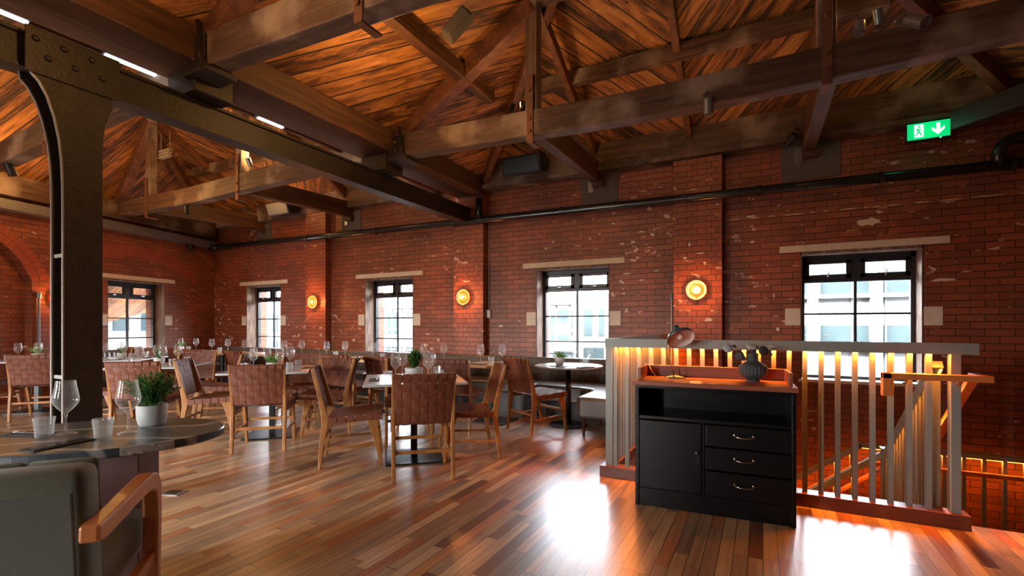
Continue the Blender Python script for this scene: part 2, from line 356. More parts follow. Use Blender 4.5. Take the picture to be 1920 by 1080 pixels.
m, n, l, p = mat('amber_glass'); p.inputs['Base Color'].default_value = (0.75, 0.14, 0.02, 1); p.inputs['Roughness'].default_value = 0.15
p.inputs['Transmission Weight'].default_value = 0.6; p.inputs['Emission Color'].default_value = (1, 0.22, 0.03, 1); p.inputs['Emission Strength'].default_value = 0.3
M['amber'] = m
M['amberring'] = emit('amber_ring', (1.0, 0.42, 0.10), 2.6)
M['facade'] = simple('pale_concrete', (0.075, 0.081, 0.085), 0.8, 0, 0.08, 0.5)
M['facadeglass'] = simple('facade_glass', (0.009, 0.016, 0.018), 0.6, 0, 0.5, 1.5, **{'Specular IOR Level': 0.12})
M['scaff'] = simple('scaffold_tube', (0.11, 0.115, 0.12), 0.5, 0.2)
M['bluesheet'] = simple('blue_sheet', (0.006, 0.028, 0.07), 0.6, 0, 0.3, 2)
M['yellowbrick'] = brick_mat('stock_brick', (0.065, 0.06, 0.05), (0.05, 0.046, 0.04), (0.075, 0.07, 0.065), chips=2.0, dirt=0.1)
M['riser'] = simple('stair_tread', (0.16, 0.06, 0.03), 0.5)
M['switch'] = simple('grey_plastic', (0.45, 0.44, 0.42), 0.5)
M['ground'] = simple('street', (0.3, 0.3, 0.3), 0.9)

# ------------------------------------------------------------------ mesh helpers
def newbm(): return bmesh.new()

def bx(bm, x0, x1, y0, y1, z0, z1, mtx=None):
    vs = [bm.verts.new((x, y, z)) for z in (z0, z1) for (x, y) in ((x0, y0), (x1, y0), (x1, y1), (x0, y1))]
    if mtx is not None:
        for v in vs: v.co = mtx @ v.co
    for f in ((3, 2, 1, 0), (4, 5, 6, 7), (0, 1, 5, 4), (1, 2, 6, 5), (2, 3, 7, 6), (3, 0, 4, 7)):
        bm.faces.new([vs[i] for i in f])
    return bm

def beam(bm, p, q, w_, h, side=None):
    p, q = Vector(p), Vector(q); d = (q - p).normalized()
    s = Vector(side) if side else d.cross(Vector((0, 0, 1)))
    if s.length < 1e-4: s = Vector((1, 0, 0))
    s.normalize(); u = s.cross(d).normalized()
    vs = []
    for c in (p, q):
        for a, b in ((-1, -1), (1, -1), (1, 1), (-1, 1)):
            vs.append(bm.verts.new(c + s * (a * w_ / 2) + u * (b * h / 2)))
    for f in ((0, 1, 2, 3), (7, 6, 5, 4), (0, 4, 5, 1), (1, 5, 6, 2), (2, 6, 7, 3), (3, 7, 4, 0)):
        bm.faces.new([vs[i] for i in f])
    return bm

def tube(bm, pts, r, n_=10, caps=True):
    pts = [Vector(p) for p in pts]; rings = []
    rr = r if isinstance(r, (list, tuple)) else [r] * len(pts)
    prev = None
    for i, p in enumerate(pts):
        d = (pts[min(i + 1, len(pts) - 1)] - pts[max(i - 1, 0)]).normalized()
        if prev is None:
            a = d.cross(Vector((0, 0, 1)))
            if a.length < 1e-3: a = d.cross(Vector((1, 0, 0)))
        else:
            a = prev - d * prev.dot(d)
        a.normalize(); prev = a; b = d.cross(a)
        rings.append([bm.verts.new(p + (a * math.cos(t) + b * math.sin(t)) * rr[i]) for t in [2 * PI * k / n_ for k in range(n_)]])
    for A, B in zip(rings, rings[1:]):
        for k in range(n_): bm.faces.new((A[k], A[(k + 1) % n_], B[(k + 1) % n_], B[k]))
    if caps:
        bm.faces.new(rings[0][::-1]); bm.faces.new(rings[-1])
    return bm

def lathe(bm, prof, n_=24, mtx=None):
    rings = []
    for r, z in prof:
        if r < 1e-5:
            v = bm.verts.new((0, 0, z)); rings.append([v])
        else:
            rings.append([bm.verts.new((r * math.cos(2 * PI * k / n_), r * math.sin(2 * PI * k / n_), z)) for k in range(n_)])
    for A, B in zip(rings, rings[1:]):
        for k in range(n_):
            k2 = (k + 1) % n_
            if len(A) == 1 and len(B) == 1: continue
            if len(A) == 1: bm.faces.new((A[0], B[k2], B[k]))
            elif len(B) == 1: bm.faces.new((A[k], A[k2], B[0]))
            else: bm.faces.new((A[k], A[k2], B[k2], B[k]))
    if mtx is not None:
        for rg in rings:
            for v in rg: v.co = mtx @ v.co
    return bm

def prism(bm, poly, z0, z1, mtx=None):
    a = [bm.verts.new((x, y, z0)) for x, y in poly]; b = [bm.verts.new((x, y, z1)) for x, y in poly]
    if mtx is not None:
        for v in a + b: v.co = mtx @ v.co
    bm.faces.new(a[::-1]); bm.faces.new(b); n_ = len(poly)
    for i in range(n_): bm.faces.new((a[i], a[(i + 1) % n_], b[(i + 1) % n_], b[i]))
    return bm

def ribbon(bm, cl, x0, x1):
    """side profile: cl = list of (y, z, halfwidth); extruded from x0 to x1"""
    L, Rr = [], []
    for i, (y, z, hw) in enumerate(cl):
        y0, z0, _ = cl[max(i - 1, 0)]; y1, z1, _ = cl[min(i + 1, len(cl) - 1)]
        d = Vector((y1 - y0, z1 - z0)).normalized(); nrm = Vector((-d.y, d.x))
        L.append((y + nrm.x * hw, z + nrm.y * hw)); Rr.append((y - nrm.x * hw, z - nrm.y * hw))
    rings = []
    for a, b in zip(L, Rr):
        rings.append([bm.verts.new((x0, a[0], a[1])), bm.verts.new((x1, a[0], a[1])), bm.verts.new((x1, b[0], b[1])), bm.verts.new((x0, b[0], b[1]))])
    for A, B in zip(rings, rings[1:]):
        for k in range(4): bm.faces.new((A[k], A[(k + 1) % 4], B[(k + 1) % 4], B[k]))
    bm.faces.new(rings[0][::-1]); bm.faces.new(rings[-1])
    return bm

def obj(name, bm, m, parent=None, smooth=False, bevel=0.0, loc=None, rot=None, subsurf=0):
    bmesh.ops.recalc_face_normals(bm, faces=bm.faces)
    me = bpy.data.meshes.new(name); bm.to_mesh(me); bm.free()
    if isinstance(m, str): m = M[m]
    me.materials.append(m)
    if smooth:
        for f in me.polygons: f.use_smooth = True
    o = bpy.data.objects.new(name, me); C.objects.link(o)
    if parent: o.parent = parent
    if loc: o.location = loc
    if rot: o.rotation_euler = rot
    if bevel:
        b = o.modifiers.new('bevel', 'BEVEL'); b.width = bevel; b.segments = 2; b.limit_method = 'ANGLE'; b.angle_limit = R(50)
    if subsurf:
        s = o.modifiers.new('sub', 'SUBSURF'); s.levels = subsurf; s.render_levels = subsurf
    return o

def thing(name, label, cat, loc=(0, 0, 0), rz=0, group=None):
    o = bpy.data.objects.new(name, None); C.objects.link(o); o.empty_display_size = 0.1
    o.location = loc; o.rotation_euler = (0, 0, rz)
    o['label'] = label; o['category'] = cat
    if group: o['group'] = group
    return o

def tag(o, label, cat, group=None):
    o['label'] = label; o['category'] = cat
    if group: o['group'] = group
    return o

def struct(name, bm, m, **kw):
    o = obj(name, bm, m, **kw); o['kind'] = 'structure'; return o

def dup(root, loc, rz, label, group=None, scale=None):
    r = root.copy(); C.objects.link(r); r.location = loc; r.rotation_euler = (0, 0, rz); r['label'] = label
    if group: r['group'] = group
    if scale: r.scale = scale
    for ch in list(root.children):
        c = ch.copy(); C.objects.link(c); c.parent = r
        for g in ch.children:
            d = g.copy(); C.objects.link(d); d.parent = c
    return r

class Proto:
    """first placement moves the built thing itself, later ones copy it"""
    def __init__(s, root): s.root = root; s.used = False
    def place(s, loc, rz, label, group=None):
        if not s.used:
            s.used = True; o = s.root; o.location = loc; o.rotation_euler = (0, 0, rz); o['label'] = label
            if group: o['group'] = group
            return o
        return dup(s.root, loc, rz, label, group)

# ================================================================== SETTING
YW = 6.75
WB0 = Vector((-11.41, 6.75, 0)); WBA = math.atan2(0.967, -0.255)   # left wall: local +x runs toward the far corner
def wb(t, out=0.0, z=0.0):      # a point on the left wall, t metres from the corner, out metres into the room
    return (WB0.x + 0.255 * t + 0.967 * out, WB0.y - 0.967 * t + 0.255 * out, z)

# floor with the stairwell cut out
SX0, SX1, SY0, SY1 = -1.10, 3.6, 3.98, YW
bm = newbm()
bx(bm, -13, SX0, -4.2, YW + 0.4, -0.12, 0); bx(bm, SX0, 5.2, -4.2, SY0, -0.12, 0); bx(bm, SX1, 5.2, SY0, YW + 0.4, -0.12, 0)
struct('floor', bm, 'floor')
# window wall
def wall_panels(bm, holes, x0, x1, z0, z1, y0, y1):
    xs = sorted({x0, x1, *[h[0] for h in holes], *[h[1] for h in holes]})
    for a, b in zip(xs, xs[1:]):
        hh = [h for h in holes if h[0] <= a + 1e-6 and h[1] >= b - 1e-6]
        if hh:
            h = hh[0]
            bx(bm, a, b, y0, y1, z0, h[2]); bx(bm, a, b, y0, y1, h[3], z1)
        else: bx(bm, a, b, y0, y1, z0, z1)
WZ0, WZ1 = 0.60, 2.135
bm = newbm()
wall_panels(bm, [(x - .575, x + .575, WZ0, WZ1) for x in WINX], -12.2, 5.2, -3.0, 4.1, YW, YW + 0.5)
struct('wall_back', bm, 'brick')
for i, (a, b) in enumerate([(-1.05, -0.46), (-4.55, -3.98), (-8.12, -7.56)]):
    o = struct('trim_%d' % (i + 1), bx(newbm(), a, b, YW - 0.14, YW + 0.02, 0, 3.5), 'brick_pier')
    o['label'] = 'brick pier'
# left wall, with blind arch
bm = newbm()
bx(bm, -1.25, 0.6, 0, .5, 0, 3.55); bx(bm, -2.40, -1.25, 0, .5, 0, WZ0); bx(bm, -2.40, -1.25, 0, .5, WZ1, 3.55); bx(bm, -3.58, -2.40, 0, .5, 0, 3.55)
# arch head between -3.58 and -5.9
def arch_fill(bm, xa, xb, spring, rise, ztop, y0, y1, n_=16):
    c = (xa + xb) / 2; hw = (xb - xa) / 2; Rr = (hw * hw + rise * rise) / (2 * rise); zc = spring + rise - Rr
    pts = []
    for k in range(n_ + 1):
        x = xa + (xb - xa) * k / n_; pts.append((x, zc + math.sqrt(max(0, Rr * Rr - (x - c) ** 2))))
    for (xa_, za), (xb_, zb) in zip(pts, pts[1:]):
        vs = [bm.verts.new(v) for v in ((xa_, y0, za), (xb_, y0, zb), (xb_, y0, ztop), (xa_, y0, ztop), (xa_, y1, za), (xb_, y1, zb), (xb_, y1, ztop), (xa_, y1, ztop))]
        for f in ((0, 1, 2, 3), (7, 6, 5, 4), (0, 4, 5, 1), (2, 6, 7, 3)): bm.faces.new([vs[i] for i in f])
    return c, zc, Rr
ARC = arch_fill(bm, -5.9, -3.58, 1.95, 0.85, 3.55, 0, .5)
bx(bm, -11.5, -5.9, 0, .5, 0, 3.55); bx(bm, -5.9, -3.58, 0.16, .5, 0, 3.0)
struct('wall_left', bm, 'brick', loc=WB0, rot=(0, 0, WBA))
# brick voussoirs of the two arches in the left wall
def voussoirs(bm, c, zc, Rr, a0, a1, n_, h, proud):
    for k in range(n_):
        a = a0 + (a1 - a0) * (k + 0.06) / n_; b = a0 + (a1 - a0) * (k + 0.94) / n_
        for r0, r1 in ((Rr + 0.002, Rr + h * 0.48), (Rr + h * 0.52, Rr + h)):
            q = [(c + r * math.sin(t), zc + r * math.cos(t)) for r, t in ((r0, a), (r0, b), (r1, b), (r1, a))]
            A = [bm.verts.new((x, -proud, z)) for x, z in q]; B = [bm.verts.new((x, 0.03, z)) for x, z in q]
            bm.faces.new(A); bm.faces.new(B[::-1])
            for i in range(4): bm.faces.new((A[i], B[i], B[(i + 1) % 4], A[(i + 1) % 4]))
M['vous'] = simple('arch_brick', (0.25, 0.052, 0.024), 0.5, 0, 0.35, 5, 0.3, 80)
bm = newbm()
hs_ = math.asin(1.16 / ARC[2])
voussoirs(bm, ARC[0], ARC[1], ARC[2], -hs_, hs_, 34, 0.23, 0.006)
voussoirs(bm, -1.83, 0.55, 2.04, -R(38.5), R(38.5), 38, 0.22, 0.004)
struct('trim_4', bm, 'vous', loc=WB0, rot=(0, 0, WBA))
# walls behind the camera and to its right (never in view, they close the room)
bm = newbm()
wall_panels(bm, [(x - (.15 if x > -3 else .57), x + (.15 if x > -3 else .57), 0.65, 2.25) for x in FILLX], -9.6, 5.2, 0, 5.6, -4.3, -3.95)  # rear openings are added, placed and sized for the fill light
struct('wall_front', bm, 'brick')
struct('wall_right', bx(newbm(), 5.0, 5.3, -4.2, YW, -3, 4.3), 'brick')

# roof: bays of four planes each, boarded on the diagonal
def clip(poly, a, b, c):        # keep a*x+b*y+c >= 0
    out = []
    for i in range(len(poly)):
        P, Q = poly[i], poly[(i + 1) % len(poly)]
        dp = a * P[0] + b * P[1] + c; dq = a * Q[0] + b * Q[1] + c
        if dp >= 0: out.append(P)
        if (dp >= 0) != (dq >= 0):
            t = dp / (dp - dq); out.append((P[0] + t * (Q[0] - P[0]), P[1] + t * (Q[1] - P[1])))
    return out
S = 0.62
def roof_bay(rect, planes, xc):
    """planes: (a,b,c) heights a*x+b*y+c ; ceiling is their minimum"""
    A, B = newbm(), newbm()
    for i, P in enumerate(planes):
        poly = rect
        for j, Q in enumerate(planes):
            if i != j and len(poly) > 2: poly = clip(poly, Q[0] - P[0], Q[1] - P[1], Q[2] - P[2])
        for bm_, half in ((A, (-1, 0, xc)), (B, (1, 0, -xc))):
            if len(poly) < 3: continue
            pp = clip(poly, *half)
            if len(pp) < 3: continue
            lo = [bm_.verts.new((x, y, P[0] * x + P[1] * y + P[2])) for x, y in pp]
            hi = [bm_.verts.new((x, y, P[0] * x + P[1] * y + P[2] + 0.06)) for x, y in pp]
            bm_.faces.new(lo[::-1]); bm_.faces.new(hi)
            for k in range(len(pp)): bm_.faces.new((lo[k], lo[(k + 1) % len(pp)], hi[(k + 1) % len(pp)], hi[k]))
    return A, B
XL, XR, XC = -3.97, 2.27, -0.85
hipc = 3.62 + S * 6.906
planesR = [(S, 0, 3.62 - S * XL), (-S, 0, 3.62 + S * XR), (0, -S, hipc)]
A, B = roof_bay([(XL - .3, -4.2), (XR + .3, -4.2), (XR + .3, YW + .05), (XL - .3, YW + .05)], planesR, XC)
struct('ceiling', A, 'board_a'); struct('ceiling', B, 'board_b')
XL2, XR2, XC2 = -11.9, -4.85, -8.35
nx, ny = 0.967, 0.255
SL = 1.2
planesL = [(SL * nx, SL * ny, 3.60 - SL * (nx * WB0.x + ny * WB0.y)), (-S, 0, 3.62 + S * XR2), (0, -S, hipc)]
A, B = roof_bay([(-13, -4.2), (XR2 + .3, -4.2), (XR2 + .3, YW + .05), (-13, YW + .05)], planesL, XC2)
struct('ceiling', A, 'board_a'); struct('ceiling', B, 'board_b')
struct('ceiling', bx(newbm(), -4.6, -4.2, -4.2, YW, 3.66, 3.74), 'board_b')
struct('ceiling', bx(newbm(), 2.4, 5.2, -4.2, YW, 3.72, 3.8), 'board_b')

def zroof(x, y):
    pl = planesR if x > -4.4 else planesL
    return min(a * x + b * y + c for a, b, c in pl)

# old plaster left on the bricks
bm = newbm()
def plaster(cx, cz, w_, h_, y=YW, seed=0):
    rnd = random.Random(seed); n_ = 14
    q = [(cx + math.cos(2 * PI * k / n_) * w_ / 2 * rnd.uniform(.55, 1.1), cz + math.sin(2 * PI * k / n_) * h_ / 2 * rnd.uniform(.45, 1.1)) for k in range(n_)]
    A_ = [bm.verts.new((x, y - .003, z)) for x, z in q]; B_ = [bm.verts.new((x, y + .01, z)) for x, z in q]
    bm.faces.new(A_); bm.faces.new(B_[::-1])
    for i in range(n_): bm.faces.new((A_[i], B_[i], B_[(i + 1) % n_], A_[(i + 1) % n_]))
plaster(1.08, 2.43, .26, .11, seed=3); plaster(-.12, 2.30, .07, .035, seed=4); plaster(-.14, 2.62, .13, .03, seed=5)
rnd_ = random.Random(11); x = -.42
while x < 2.6:
    l_ = rnd_.uniform(.06, .3); plaster(x + l_ / 2, 2.60 + rnd_.uniform(-.004, .004), l_, .012, seed=int(x * 100) + 500); x += l_ + rnd_.uniform(.01, .08)
for (x, z, a_, b_) in ((-.9, 2.13, .07, .04), (-.72, 2.18, .12, .02), (-.66, 2.05, .04, .06), (-.85, 2.30, .03, .05), (-.62, 1.32, .11, .05)): plaster(x, z, a_, b_, YW - .14, int(z * 100))
for (x, z, a_, b_) in ((-1.7, 1.98, .14, .02), (-1.5, 1.88, .10, .018), (-1.3, 2.0, .09, .016), (-1.75, 1.7, .06, .03), (.16, 1.2, .05, .06), (.12, 1.62, .02, .08), (1.72, 1.74, .24, .035), (-1.35, 2.5, .06, .05), (-1.5, 2.55, .10, .018)): plaster(x, z, a_, b_, YW, int(abs(x) * 77))
struct('trim_5', bm, 'stone')

# ================================================================== windows
def window_a(x, name, parent_loc, rz, label_idx, light=False):
    """window built in local coords: x across, y outward, z up; origin on wall face at opening centre"""
    root = bpy.data.objects.new(name, None); C.objects.link(root); root['kind'] = 'structure'
    root.location = parent_loc; root.rotation_euler = (0, 0, rz)
    Y = 0.24; H = 0.565; fm = 'win'
    bm = newbm()
    bx(bm, -H, -H + .045, Y, Y + .07, WZ0, 2.10); bx(bm, H - .045, H, Y, Y + .07, WZ0, 2.10)
    bx(bm, -H, H, Y, Y + .07, 2.04, 2.10); bx(bm, -H, H, Y, Y + .07, WZ0, WZ0 + .04)
    bx(bm, -H + .045, H - .045, Y, Y + .07, 1.775, 1.82)
    bx(bm, -.045, .045, Y, Y + .07, 1.82, 2.04)
    for z in (1.0, 1.39): bx(bm, -H + .045, H - .045, Y + .01, Y + .045, z - .012, z + .012)
    bx(bm, -.016, .016, Y + .01, Y + .045, WZ0 + .04, 1.775)
    f = obj('window_frame', bm, fm, root, bevel=.003)
    for s in (-1, 1):
        xa, xb = (s * .045, s * (H - .045)); xa, xb = min(xa, xb), max(xa, xb)
        bm = newbm(); q = Y - .015
        bx(bm, xa, xa + .05, q, q + .05, 1.82, 2.04); bx(bm, xb - .05, xb, q, q + .05, 1.82, 2.04)
        bx(bm, xa, xb, q, q + .05, 1.82, 1.87); bx(bm, xa, xb, q, q + .05, 2.0, 2.04)
        cs = obj('casement', bm, fm, root, bevel=.002)
        bm = newbm(); cx = (xa + xb) / 2
        bx(bm, cx - .03, cx + .03, q - .012, q, 1.835, 1.85); tube(bm, [(cx, q - .01, 1.845), (cx + .005, q - .03, 1.86), (cx + .015, q - .03, 1.90)], .006, 6)
        obj('window_handle', bm, 'chrome', cs)
    bm = newbm(); bx(bm, -H + .03, H - .03, Y + .03, Y + .034, WZ0 + .03, 2.05)
    obj('glass_pane', bm, 'glasspane', root)
    bm = newbm()
    bx(bm, -.58, -.565, .0, Y + .05, WZ0, WZ1); bx(bm, .565, .58, .0, Y + .05, WZ0, WZ1); bx(bm, -.575, .575, .0, Y + .05, 2.10, 2.14)
    obj('window_reveal', bm, 'winreveal', root)
    bm = newbm(); bx(bm, -.60, .60, -.02, Y + .02, WZ0 - .03, WZ0 + .005)
    obj('window_sill', bm, 'stone', root, bevel=.004)
    bm = newbm(); bx(bm, -.80, .80, -.015, .1, 2.135, 2.215)
    obj('lintel', bm, 'stone', root, bevel=.004)
    bm = newbm()
    for s in (-1, 1): bx(bm, min(s * .58, s * .74), max(s * .58, s * .74), -.006, .03, 1.25, 1.455)
    obj('stone_block', bm, 'stone', root)
    return root
for i, x in enumerate(WINX): window_a(x, 'window_%d' % (i + 1), (x, YW, 0), 0, i)
window_a(0, 'window_5', wb(1.83), WBA, 4)
o = lamp('window_portal', 'AREA', wb(1.83, -.4, 1.37), 1, (1, 1, 1), (R(-90), 0, WBA), shape='RECTANGLE', size=1.15, size_y=1.55)
o.data.cycles.is_portal = True

# ================================================================== roof timbers
def parttimber(name, p, q, w_, h, m, parent, side=None):
    return obj(name, beam(newbm(), p, q, w_, h, side), m, parent, bevel=.008)

def sagbeam(bm, pts, y0, y1, h):
    rings = []
    for x, z in pts:
        rings.append([bm.verts.new(v) for v in ((x, y0, z), (x, y1, z), (x, y1, z + h), (x, y0, z + h))])
    for A_, B_ in zip(rings, rings[1:]):
        for k in range(4): bm.faces.new((A_[k], A_[(k + 1) % 4], B_[(k + 1) % 4], B_[k]))
    bm.faces.new(rings[0][::-1]); bm.faces.new(rings[-1])
    return bm

def bolts(bm, x, y, zs, r=.016):
    for z in zs:
        m_ = Matrix.Translation((x, y, z)) @ Matrix.Rotation(R(90), 4, 'X')
        lathe(bm, [(0, .014), (r * .75, .014), (r, .006), (r, 0), (0, 0)], 6, m_)

def truss(y, xl, xr, q1, q2, zc, label, sagpts):
    root = thing('roof_truss', label, 'roof truss', (0, y, 0), 0, 'queen post roof trusses')
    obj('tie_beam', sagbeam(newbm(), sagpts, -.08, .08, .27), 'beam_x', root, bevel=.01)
    def zr(x): return zroof(x, y if y < 5 else 4.6)
    zt = {}
    for q in (q1, q2):
        zh = zc; zt[q] = zh
        obj('queen_post', bx(newbm(), q - .065, q + .065, -.065, .065, 3.3, zh), 'beam_z', root, bevel=.006)
        bm = newbm(); bx(bm, q - .036, q + .036, -.092, -.08, 3.16, 3.85)
        sp_ = obj('iron_strap', bm, 'rust', root, bevel=.002)
        for z in (3.27, 3.40, 3.7): bm = newbm(); bolts(bm, q, -.092, (z,), .022); obj('bolt', bm, 'rust', sp_)
        obj('strap_stirrup', bx(newbm(), q - .03, q + .03, -.092, .092, 3.15, 3.165), 'rust', root)
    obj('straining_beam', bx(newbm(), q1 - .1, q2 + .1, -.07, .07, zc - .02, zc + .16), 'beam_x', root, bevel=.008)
    for xe, q in ((xl, q1), (xr, q2)):
        if xe is None: continue
        parttimber('principal_rafter', (xe, 0, 3.58), (q, 0, zc - .02), .15, .2, 'rafter', root)
    return root
sagR = [(-3.97, 3.30), (-3.2, 3.27), (-2.15, 3.23), (-1.2, 3.19), (-.4, 3.185), (.45, 3.20), (1.4, 3.24), (2.3, 3.28)]
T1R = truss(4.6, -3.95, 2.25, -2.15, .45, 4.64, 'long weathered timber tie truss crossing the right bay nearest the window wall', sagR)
T0R = truss(2.31, -3.95, 2.25, -2.25, .45, 4.62, 'dark timber truss at top left, its tie ending in an iron shoe', sagR)
sagL = [(-11.0, 3.30), (-9.65, 3.27), (-8.3, 3.25), (-7.06, 3.28), (-5.8, 3.3), (-4.5, 3.33)]
sagL2 = [(-10.2, 3.30), (-9.65, 3.27), (-8.3, 3.25), (-7.06, 3.28), (-5.8, 3.3), (-4.5, 3.33)]
T1L = truss(4.6, -10.8, -4.75, -9.65, -7.06, 4.90, 'weathered timber truss of the left bay nearest the window wall', sagL)
T0L = truss(2.4, None, -4.75, -9.65, -7.06, 4.90, 'timber truss of the left bay running behind the steel column', sagL2)
def crossbeam(x, ya, yb, z, label, w_=.13):
    o = obj('cross_beam', beam(newbm(), (0, 0, 0), (0, yb - ya, .06), w_, .28), 'beam_y', None, bevel=.01, loc=(x, ya, z))
    tag(o, label, 'timber beam', 'timber cross beams between the trusses')
crossbeam(-2.13, 4.69, 6.72, 3.38, 'timber cross beam from the long truss to the wall above the black pipe, left of the right bay')
crossbeam(.48, 4.69, 6.72, 3.38, 'timber cross beam meeting the wall above the right-hand window', .13)
crossbeam(-7.0, 4.69, 6.72, 3.40, 'timber cross beam of the left bay reaching the wall near the grey speaker')
crossbeam(-9.64, 4.69, 6.72, 3.40, 'timber cross beam of the left bay reaching the wall by the far corner')
# rafters of the hipped ends
def rafter(p, q, label, w_=.075, h=.13):
    c = Vector(p)
    o = obj('hip_rafter' if 'hip' in label else 'common_rafter', beam(newbm(), (0, 0, 0), Vector(q) - c, w_, h), 'rafter', None, bevel=.006, loc=p)
    tag(o, label, 'rafter', 'rafters under the boarding')
def rz(x, y, d=.09): return (x, y, zroof(x, y) - d)
def rc(x, label, ytop=4.66): rafter(rz(x, 6.62), rz(x, ytop), label)
rc(-2.13, 'common rafter falling from the tall right bay post to the wall')
rafter(rz(-.85, 6.62), rz(-.85, 3.9), 'common rafter in the middle of the right bay where the boards change direction')
rc(.48, 'common rafter above the right cross beam, near the glowing spotlight')
rafter((-3.9, 6.55, 3.58), rz(-1.95, 4.66, .16), 'hip rafter rising from the corner over the steel beam to the tall post', .09, .16)
rafter((2.2, 6.55, 3.58), rz(.40, 4.62, .16), 'hip rafter at the top right corner above the grey spotlight', .09, .16)
rc(-7.0, 'common rafter of the left bay nearest the steel beam'); rc(-9.64, 'common rafter of the left bay beside the weathered post')
rafter((-4.95, 6.55, 3.58), rz(-6.85, 4.66, .16), 'hip rafter of the left bay next to the grey speaker', .09, .16)
rafter((-11.1, 6.55, 3.55), rz(-9.75, 4.66, .16), 'hip rafter of the left bay dropping to the far corner', .09, .16)
def purlin(p, q, label):
    o = obj('purlin', beam(newbm(), (0, 0, 0), Vector(q) - Vector(p), .12, .16), 'beam_x' if abs(q[0] - p[0]) > .5 else 'beam_y', None, bevel=.006, loc=p)
    tag(o, label, 'purlin', 'purlins under the boarding')
purlin(rz(-2.75, 5.63, .07), rz(1.05, 5.63, .07), 'dark purlin running under the chevron boards of the right bay')
purlin(rz(-10.2, 5.63, .07), rz(-6.1, 5.63, .07), 'dark purlin at the hipped end of the left bay')
purlin(rz(-3.02, -3.9, .11), rz(-3.02, 5.2, .11), 'purlin along the orange-lit slope above the left of the long truss')
# wall plates
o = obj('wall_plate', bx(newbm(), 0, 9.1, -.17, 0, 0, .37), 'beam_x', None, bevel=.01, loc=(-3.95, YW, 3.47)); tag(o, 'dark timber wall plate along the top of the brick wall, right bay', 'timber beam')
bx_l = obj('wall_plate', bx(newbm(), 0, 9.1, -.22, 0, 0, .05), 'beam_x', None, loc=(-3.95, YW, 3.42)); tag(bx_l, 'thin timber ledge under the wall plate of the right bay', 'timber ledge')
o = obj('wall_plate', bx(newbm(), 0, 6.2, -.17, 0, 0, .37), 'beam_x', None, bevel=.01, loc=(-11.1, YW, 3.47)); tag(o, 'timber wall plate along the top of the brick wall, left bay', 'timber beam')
o = obj('valley_plate', bx(newbm(), -.26, .26, 0, 10.6, 0, .27), 'beam_y', None, bevel=.012, loc=(-4.23, -3.9, 3.35)); tag(o, 'broad timber plate lying over the steel beam between the two bays', 'timber beam')
o = obj('valley_fascia', bx(newbm(), -.0, .05, 0, 10.6, 0, .16), 'beam_y', None, loc=(-4.9, -3.9, 3.5)); tag(o, 'timber fascia along the left bay above the row of tube lights', 'timber beam')
o = obj('valley_plate', bx(newbm(), -.2, .2, 0, 10.6, 0, .27), 'beam_y', None, loc=(2.55, -3.9, 3.35)); tag(o, 'timber plate at the far right edge of the right bay', 'timber beam')
# cast iron shoes at tie ends
def shoe(x, y, label, s=1):
    t = thing('iron_shoe', label, 'bracket', (x, y, 3.2), 0, 'iron shoes at the tie ends')
    bm = newbm(); bx(bm, -.16, .16, -.13, .13, .04, .085); obj('shoe_plate', bm, 'steel', t, bevel=.006)
    for s_ in (-1, 1): obj('cheek', bx(newbm(), -.16, .12, min(s_ * .095, s_ * .115), max(s_ * .095, s_ * .115), .08, .34), 'steel', t, bevel=.006)
    bm = newbm(); beam(bm, (.13, -.12, .07), (.05, -.12, .44), .03, .02); obj('stirrup_rod', bm, 'steel', t)
    for k in range(3):
        for z in (.16, .26): bm = newbm(); bolts(bm, -.12 + .1 * k, -.115, (z,), .018); obj('bolt', bm, 'rust', t)
shoe(-3.97, 2.31, 'iron shoe holding the tie of the top left truss')
shoe(-3.92, 4.6, 'iron shoe holding the left end of the long weathered tie')
for y in (2.4, 4.6, .2):
    o = obj('bearing_block', bx(newbm(), -.2, .2, -.16, .16, 0, .2), 'steel', None, bevel=.01, loc=(-4.25, y, 3.15)); tag(o, {2.4: 'iron bearing block on the steel beam under the top left truss', 4.6: 'iron bearing block on the steel beam under the long tie', .2: 'iron bearing block on the steel beam beyond the column'}[y], 'bracket', 'bearing blocks on the steel beam')
# padstones
def pad(x, label, w_=.5, z0=3.0, z1=3.44):
    t = thing('padstone', label, 'padstone', (x, YW, 0), 0, 'padstones under the beams')
    obj('block', bx(newbm(), -w_ / 2, w_ / 2, -.02, .05, z0, z1), 'padstone', t, bevel=.004)
    obj('angle_bracket', bx(newbm(), -.16, -.08, -.035, -.02, z1 - .26, z1 - .04), 'greymetal', t, bevel=.003)
    obj('timber_corbel', bx(newbm(), -.08, .08, -.12, -.02, z1 - .2, z1 - .1), 'beam_y', t)
pad(-2.1, 'dark padstone under the cross beam left of the tall brick pier', .55)
pad(.5, 'dark padstone under the cross beam above the right-hand window', .6)
pad(-7.0, 'padstone under the left bay cross beam near the grey speaker', .5)
pad(-9.6, 'padstone under the left bay cross beam near the far corner', .5)

# steel beam and column
bm = newbm()
prof = [(-.085, 0), (.085, 0), (.085, .022), (.062, .03), (.062, .21), (.085, .218), (.085, .24), (-.085, .24), (-.085, .218), (-.062, .21), (-.062, .03), (-.085, .022)]
a = [bm.verts.new((x, 0, z)) for x, z in prof]; b = [bm.verts.new((x, 10.65, z)) for x, z in prof]
bm.faces.new(a); bm.faces.new(b[::-1])
for i in range(len(prof)): bm.faces.new((a[i], b[i], b[(i + 1) % len(prof)], a[(i + 1) % len(prof)]))
o = obj('steel_beam', bm, 'steel', None, loc=(-4.285, -3.95, 2.91)); tag(o, 'dark riveted steel beam running from the column to the window wall', 'steel beam')

